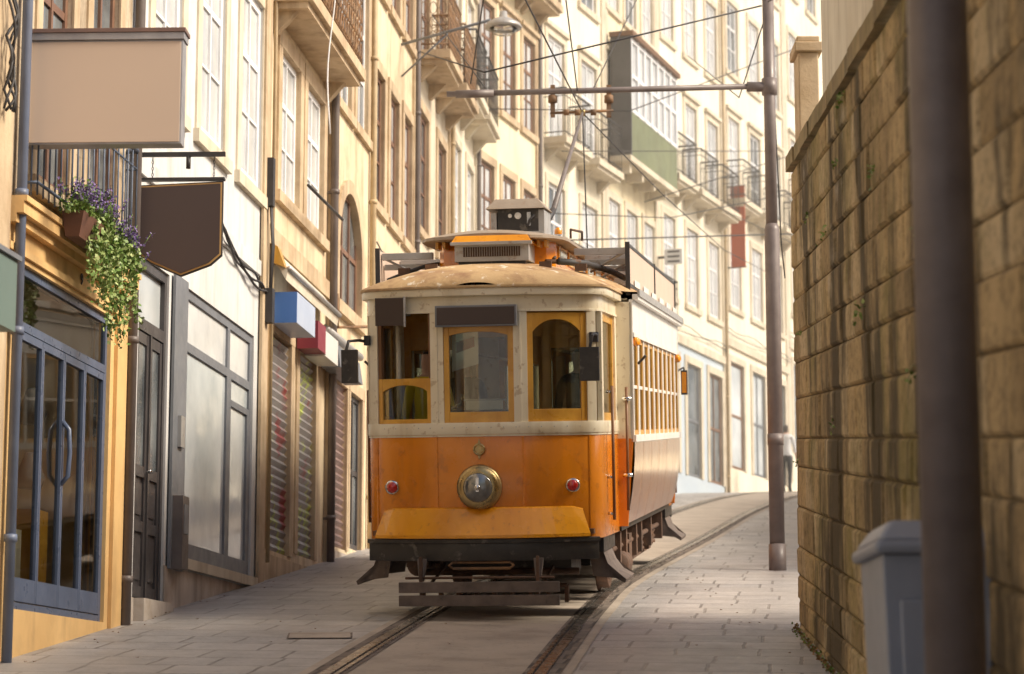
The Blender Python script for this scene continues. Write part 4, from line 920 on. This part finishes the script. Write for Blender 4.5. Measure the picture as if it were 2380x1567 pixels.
for sg in (-1,1): r.tube([(sg*.42,YA+.2,2.2),(sg*.42,YB-.2,2.2)],.016,'brass',6)
r.box(-.45,-.18,.35,.62,.70,1.60,'iron'); r.lathe((-.31,.48,1.60),(0,0,1),[(.13,0),(.13,.05),(.1,.07)],'brass'); r.tube([(-.31,.48,1.68),(-.20,.40,1.72),(-.19,.39,1.80)],.014,'brass',6)
r.box(-.12,.17,.12,.20,1.63,1.74,'twhite'); r.box(-.14,.19,.11,.21,1.74,1.755,'tgrey')
r.tube([(-.25,.10,1.66),(.27,.10,1.66)],.010,'iron',6)
r.add([(-.23,.16,2.30),(-.02,.16,2.32),(-.02,.18,2.04),(-.24,.18,1.98)],[(0,1,2,3)],'twhite'); r.add([(-.20,.155,2.22),(-.05,.155,2.26),(-.05,.165,2.18),(-.20,.165,2.13)],[(0,1,2,3)],'redsign')
r.tube([(-.72,.4,.7),(-.72,.4,2.55)],.022,'tcream',8)
r.done()
d=person('driver',Matrix.Identity(4),1.62,'yellowv'); d.parent=T
d.matrix_basis=Matrix.Translation((-.54,.78,.70))@Matrix.Rotation(math.pi,4,'Z')@Matrix.Scale(1.50/1.76,4)
for (x,y) in ((.55,2.5),(.62,4.0),(-.6,3.2)):
    q=person('passenger',Matrix.Identity(4),1.6,'trous'); q.parent=T; q.matrix_basis=Matrix.Translation((x,y,.70))@Matrix.Rotation(math.pi,4,'Z')@Matrix.Scale(.88,4)
r=MB('roof',T)
ysx=[-.055,-.04,-.01,.04,.10,.18,.26,.34,.45,.6,.8,1.0,1.2,1.4,1.5,1.7,2.5,3.5,LEN/2]
def hw(y):
    y=y+.06
    if y<=.30: return max(.02,.995*(max(y,.0)/.30)**(1/2.2))
    if y<1.4: return .995+.03*(y-.3)/1.1
    if y<1.6: return 1.025+(HW+.055-1.025)*(y-1.4)/.2
    return HW+.055
ysx=ysx+[LEN-y for y in ysx[-2::-1]]
NX=24; V=[];F=[]
for y in ysx:
    yy_=min(y,LEN-y); W=hw(yy_); t=min(1,max(0,(yy_+.06)/1.35)); H=.25*math.sqrt(max(0,1-(1-t)**2))
    for i in range(NX+1):
        u=-1+2*i/NX; x=W*math.sin(u*math.pi/2); V.append((x,y,2.655+H*(1-abs(math.sin(u*math.pi/2))**2.6)+.012))
for j in range(len(ysx)-1):
    for i in range(NX): F.append((j*(NX+1)+i,j*(NX+1)+i+1,(j+1)*(NX+1)+i+1,(j+1)*(NX+1)+i))
r.add(V,F,'troof',True)
for sg in (-1,1): r.box(*sorted((sg*(HW+.045),sg*(HW+.065))),YA,YB,2.63,2.69,'tgrey')
r.tube([(-.5+.06*i,.22+.0035*(i-5)**2,2.76+.004*math.sin(i)) for i in range(0,18)],.008,'rust',5)
r.tube([(.55,1.0,2.91),(.75,1.3,2.91),(.9,1.9,2.88),(.95,2.8,2.87)],.028,'cable',8); r.tube([(.45,.95,2.91),(.7,1.2,2.92),(.83,1.9,2.91),(.88,2.8,2.9)],.02,'rust',8)
r.tube([(-.95,1.2,2.80),(-.8,1.3,2.87),(-.6,1.2,2.92),(-.55,1.5,2.95)],.018,'cable',6)
for i in range(14): r.tube([(.50+.03*i,1.05+.11*i,2.935-.003*i),(.52+.03*i,1.07+.11*i,2.955-.003*i)],.014,'rust',6)
for x,y in ((-.75,.9),(.75,.9),(-.45,.5),(.5,.5)): r.box(x-.05,x+.05,y-.02,y+.02,2.82,2.88,'rust')
r.done()
r=MB('clerestory',T,None,.004)
cl=[(-.50,LEN-1.3),(-.50,1.25),(-.44,1.08),(-.30,1.0),(.30,1.0),(.44,1.08),(.50,1.25),(.50,LEN-1.3)]
r.strip(cl,2.80,3.10,.04,'orange')
for sg in (-1,1):
    for j in range(8):
        y=1.4+j*.78; a,b_=sorted((sg*.502,sg*.515)); r.box(a,b_,y,y+.6,2.95,3.07,'amber'); a,b_=sorted((sg*.516,sg*.52)); r.box(a,b_,y+.05,y+.55,2.97,3.05,'paned')
r.box(-.50,.50,LEN-1.34,LEN-1.3,2.8,3.1,'orange')
V=[];F=[]; cy=[.62,.68,.78,.95,1.2,2,4,LEN-1.9,LEN-1.1,LEN-.7]; wv=[.36,.46,.54,.6,.62,.62,.62,.62,.6,.4]
for y,w_ in zip(cy,wv):
    for i in range(13):
        x=w_*(-1+2*i/12); V.append((x,y,3.115+.07*(1-(x/w_)**2)*min(1,(y-.55)/.3+.1)))
for j in range(len(cy)-1):
    for i in range(12): F.append((j*13+i,j*13+i+1,(j+1)*13+i+1,(j+1)*13+i))
n0=len(V); V+=[(x,y,3.09) for (x,y,z) in V]
F+=[tuple(n0+q for q in f) for f in F[:]]
rim=[i for i in range(13)]+[j*13+12 for j in range(1,len(cy))]+[(len(cy)-1)*13+i for i in range(11,-1,-1)]+[j*13 for j in range(len(cy)-2,0,-1)]
F+=[(rim[i],rim[(i+1)%len(rim)],n0+rim[(i+1)%len(rim)],n0+rim[i]) for i in range(len(rim))]
r.add(V,F,'canopy')
for x in (-.46,-.40,.40,.46): r.box(x-.012,x+.012,.85,1.05,3.03,3.088,'amber')
r.done()
r=MB('roof_vent',T,None,.008)
r.box(-.27,.35,.60,1.0,2.90,3.05,'tgrey'); r.hexa([(-.30,.56,3.05),(.38,.56,3.05),(.38,1.0,3.05),(-.30,1.0,3.05),(-.26,.60,3.115),(.34,.60,3.115),(.34,1.0,3.115),(-.26,1.0,3.115)],'orange2')
r.box(-.30,.38,.555,.60,3.035,3.062,'tgrey'); r.box(-.20,.28,.592,.599,2.94,3.02,'mesh')
for i in range(25): r.box(-.20+i*.02,-.196+i*.02,.588,.592,2.94,3.02,'tgrey')
r.box(-.24,.32,.62,1.0,2.86,2.90,'black'); r.done()
r=MB('roof_equipment_box',T,None,.006)
r.box(-.10,.34,1.7,2.1,3.19,3.23,'tgrey'); r.box(-.06,.30,1.72,2.1,3.23,3.43,'black'); r.box(-.12,-.07,1.72,2.2,3.2,3.40,'tgrey'); r.box(.30,.35,1.72,2.2,3.2,3.42,'tgrey')
r.hexa([(-.16,1.66,3.43),(.37,1.66,3.43),(.37,2.2,3.43),(-.16,2.2,3.43),(-.08,1.74,3.52),(.29,1.74,3.52),(.29,2.15,3.52),(-.08,2.15,3.52)],'canopy')
r.lathe((.12,1.72,3.37),(0,-1,0),[(.03,0),(.03,.012),(.025,.014)],'twhite',14); r.lathe((.05,1.72,3.37),(0,-1,0),[(.018,0),(.018,.012)],'twhite',14); r.box(.20,.235,1.70,1.72,3.28,3.40,'chrome')
r.tube([(.2,1.7,3.27),(.23,1.66,3.33),(.27,1.68,3.37)],.01,'cable',6)
r.lathe((.44,2.0,3.22),(0,0,1),[(.035,0),(.035,.04),(.02,.06)],'amberl',12)
r.tube([(.55,2.0,3.18),(.55,2.0,3.26),(.62,2.3,3.26),(.62,2.3,3.18)],.012,'rust',6); r.done()
r=MB('roof_boards',T,None,.004)
for sg in (-1,1):
    x=sg*1.10; y0,y1=1.5,7.4
    a,b_=sorted((x,x-sg*.02)); r.box(a,b_,y0,y1,2.74,3.08,'signface')
    a,b_=sorted((x+sg*.006,x+sg*.001)); r.box(a,b_,y0,y1,3.06,3.09,'black'); r.box(a,b_,y0,y1,2.72,2.75,'black')
    for y in (y0,(y0+y1)/2,y1):
        a,b_=sorted((x+sg*.012,x-sg*.028)); r.box(a,b_,y-.012,y+.012,2.64,3.10,'iron')
    for y in (1.6,2.5,4.4,6.2,7.2):
        r.box(*sorted((sg*.62,x-sg*.03)),y-.01,y+.05,3.00,3.06,'tgrey'); r.box(*sorted((sg*.7,x-sg*.03)),y+.1,y+.15,2.92,2.97,'tgrey')
        r.tube([(x-sg*.04,y,3.02),(sg*.75,y+.1,2.86)],.012,'tgrey',6)
    for j in range(6):
        y=2+j; r.box(*sorted((x+sg*.007,x+sg*.013)),y,y+.55,2.74,2.80,'twhite')
r.done()
r=MB('mirrors',T,None,.012)
r.box(-1.115,-.985,-.02,.04,1.90,2.17,'black'); r.tube([(-.94,.27,2.24),(-1.0,.15,2.25),(-1.06,.02,2.24),(-1.08,.0,2.15)],.014,'iron',6); r.box(-.97,-.92,.2,.3,2.21,2.29,'iron')
r.box(.83,.985,-.10,-.04,1.88,2.15,'black'); r.tube([(.94,.27,2.26),(.93,.05,2.26),(.93,-.06,2.24),(.91,-.07,2.14)],.014,'iron',6); r.box(.88,.95,.2,.28,2.20,2.28,'iron')
r.box(1.15,1.22,7.5,7.55,1.85,2.12,'black'); r.box(1.16,1.21,7.492,7.499,1.87,2.10,'amberl')
r.tube([(1.1,7.4,2.1),(1.18,7.5,2.15),(1.19,7.52,2.1)],.012,'iron',6)
r.done()
r=MB('truck',T)
for y in (3.3,5.6):
    r.tube([(-.72,y,.36),(.72,y,.36)],.05,'rust',10)
    for sg in (-1,1):
        r.lathe((sg*.63,y,.36),(sg,0,0),[(.20,-.02),(.355,-.02),(.375,-.015),(.375,.0),(.345,.01),(.345,.09),(.30,.09),(.28,.05),(.12,.05),(.10,.1),(.0,.1)],'rust',28)
        r.box(*sorted((sg*.78,sg*.92)),y-.14,y+.14,.26,.52,'rust')
for sg in (-1,1):
    r.box(*sorted((sg*.80,sg*.86)),2.3,6.6,.44,.54,'rust'); r.box(*sorted((sg*.80,sg*.85)),2.7,6.2,.22,.28,'rust')
    for y in (2.4,2.75,3.9,4.4,5.0,6.2,6.5):
        r.lathe((sg*.84,y,.28),(0,0,1),[(.07,0),(.07,.03),(.05,.04),(.07,.07),(.05,.1),(.07,.13),(.05,.16),(.07,.19)],'rust',12)
    for y in (1.9,2.5,3.6,4.2,5.4,6.9): r.box(*sorted((sg*.75,sg*.95)),y,y+.12,.30,.6,'rust')
    r.tube([(sg*.9,1.5,.45),(sg*.9,7.3,.45)],.025,'rust',8); r.lathe((sg*.9,2.2,.3),(0,1,0),[(.09,0),(.1,.02),(.1,.4),(.09,.42)],'rust',14)
    r.lathe((sg*.78,7.2,.4),(0,1,0),[(.09,0),(.1,.02),(.1,.3),(.09,.32)],'rust',14)
r.box(-.7,.7,1.5,7.4,.48,.62,'black'); r.box(-.55,.55,1.6,2.4,.25,.5,'black'); r.box(-.5,.5,3.7,5.2,.2,.5,'black'); r.box(-.6,.6,6.5,7.2,.25,.5,'black')
r.tube([(-.66,1.2,.3),(.66,1.2,.3)],.03,'rust',8)
r.done()
inv=T.matrix_world.inverted()
r=MB('trolley_pole',T); b2=inv@Vector((.77,25.7,6.60))
a=Vector((.32,2.7,3.50)); r.tube([tuple(a),tuple(a.lerp(b2,.5)),tuple(b2)],[.028,.021,.016],'pipe',8); r.lathe((.12,2.9,3.18),(0,0,1),[(.2,0),(.2,.05),(.08,.1),(.08,.28)],'iron',16)
r.tube([(.12,2.9,3.4),tuple(a),(.30,2.4,3.38)],.03,'iron',8); r.lathe(tuple(b2),(1,0,0),[(.02,-.03),(.045,-.02),(.03,0),(.045,.02),(.02,.03)],'brass',14)
c=b2; r.tube([tuple(c),(c.x-.02,c.y+.5,c.z-1.6),(c.x-.1,c.y+1.0,3.2)],.008,'cable',5); r.done()
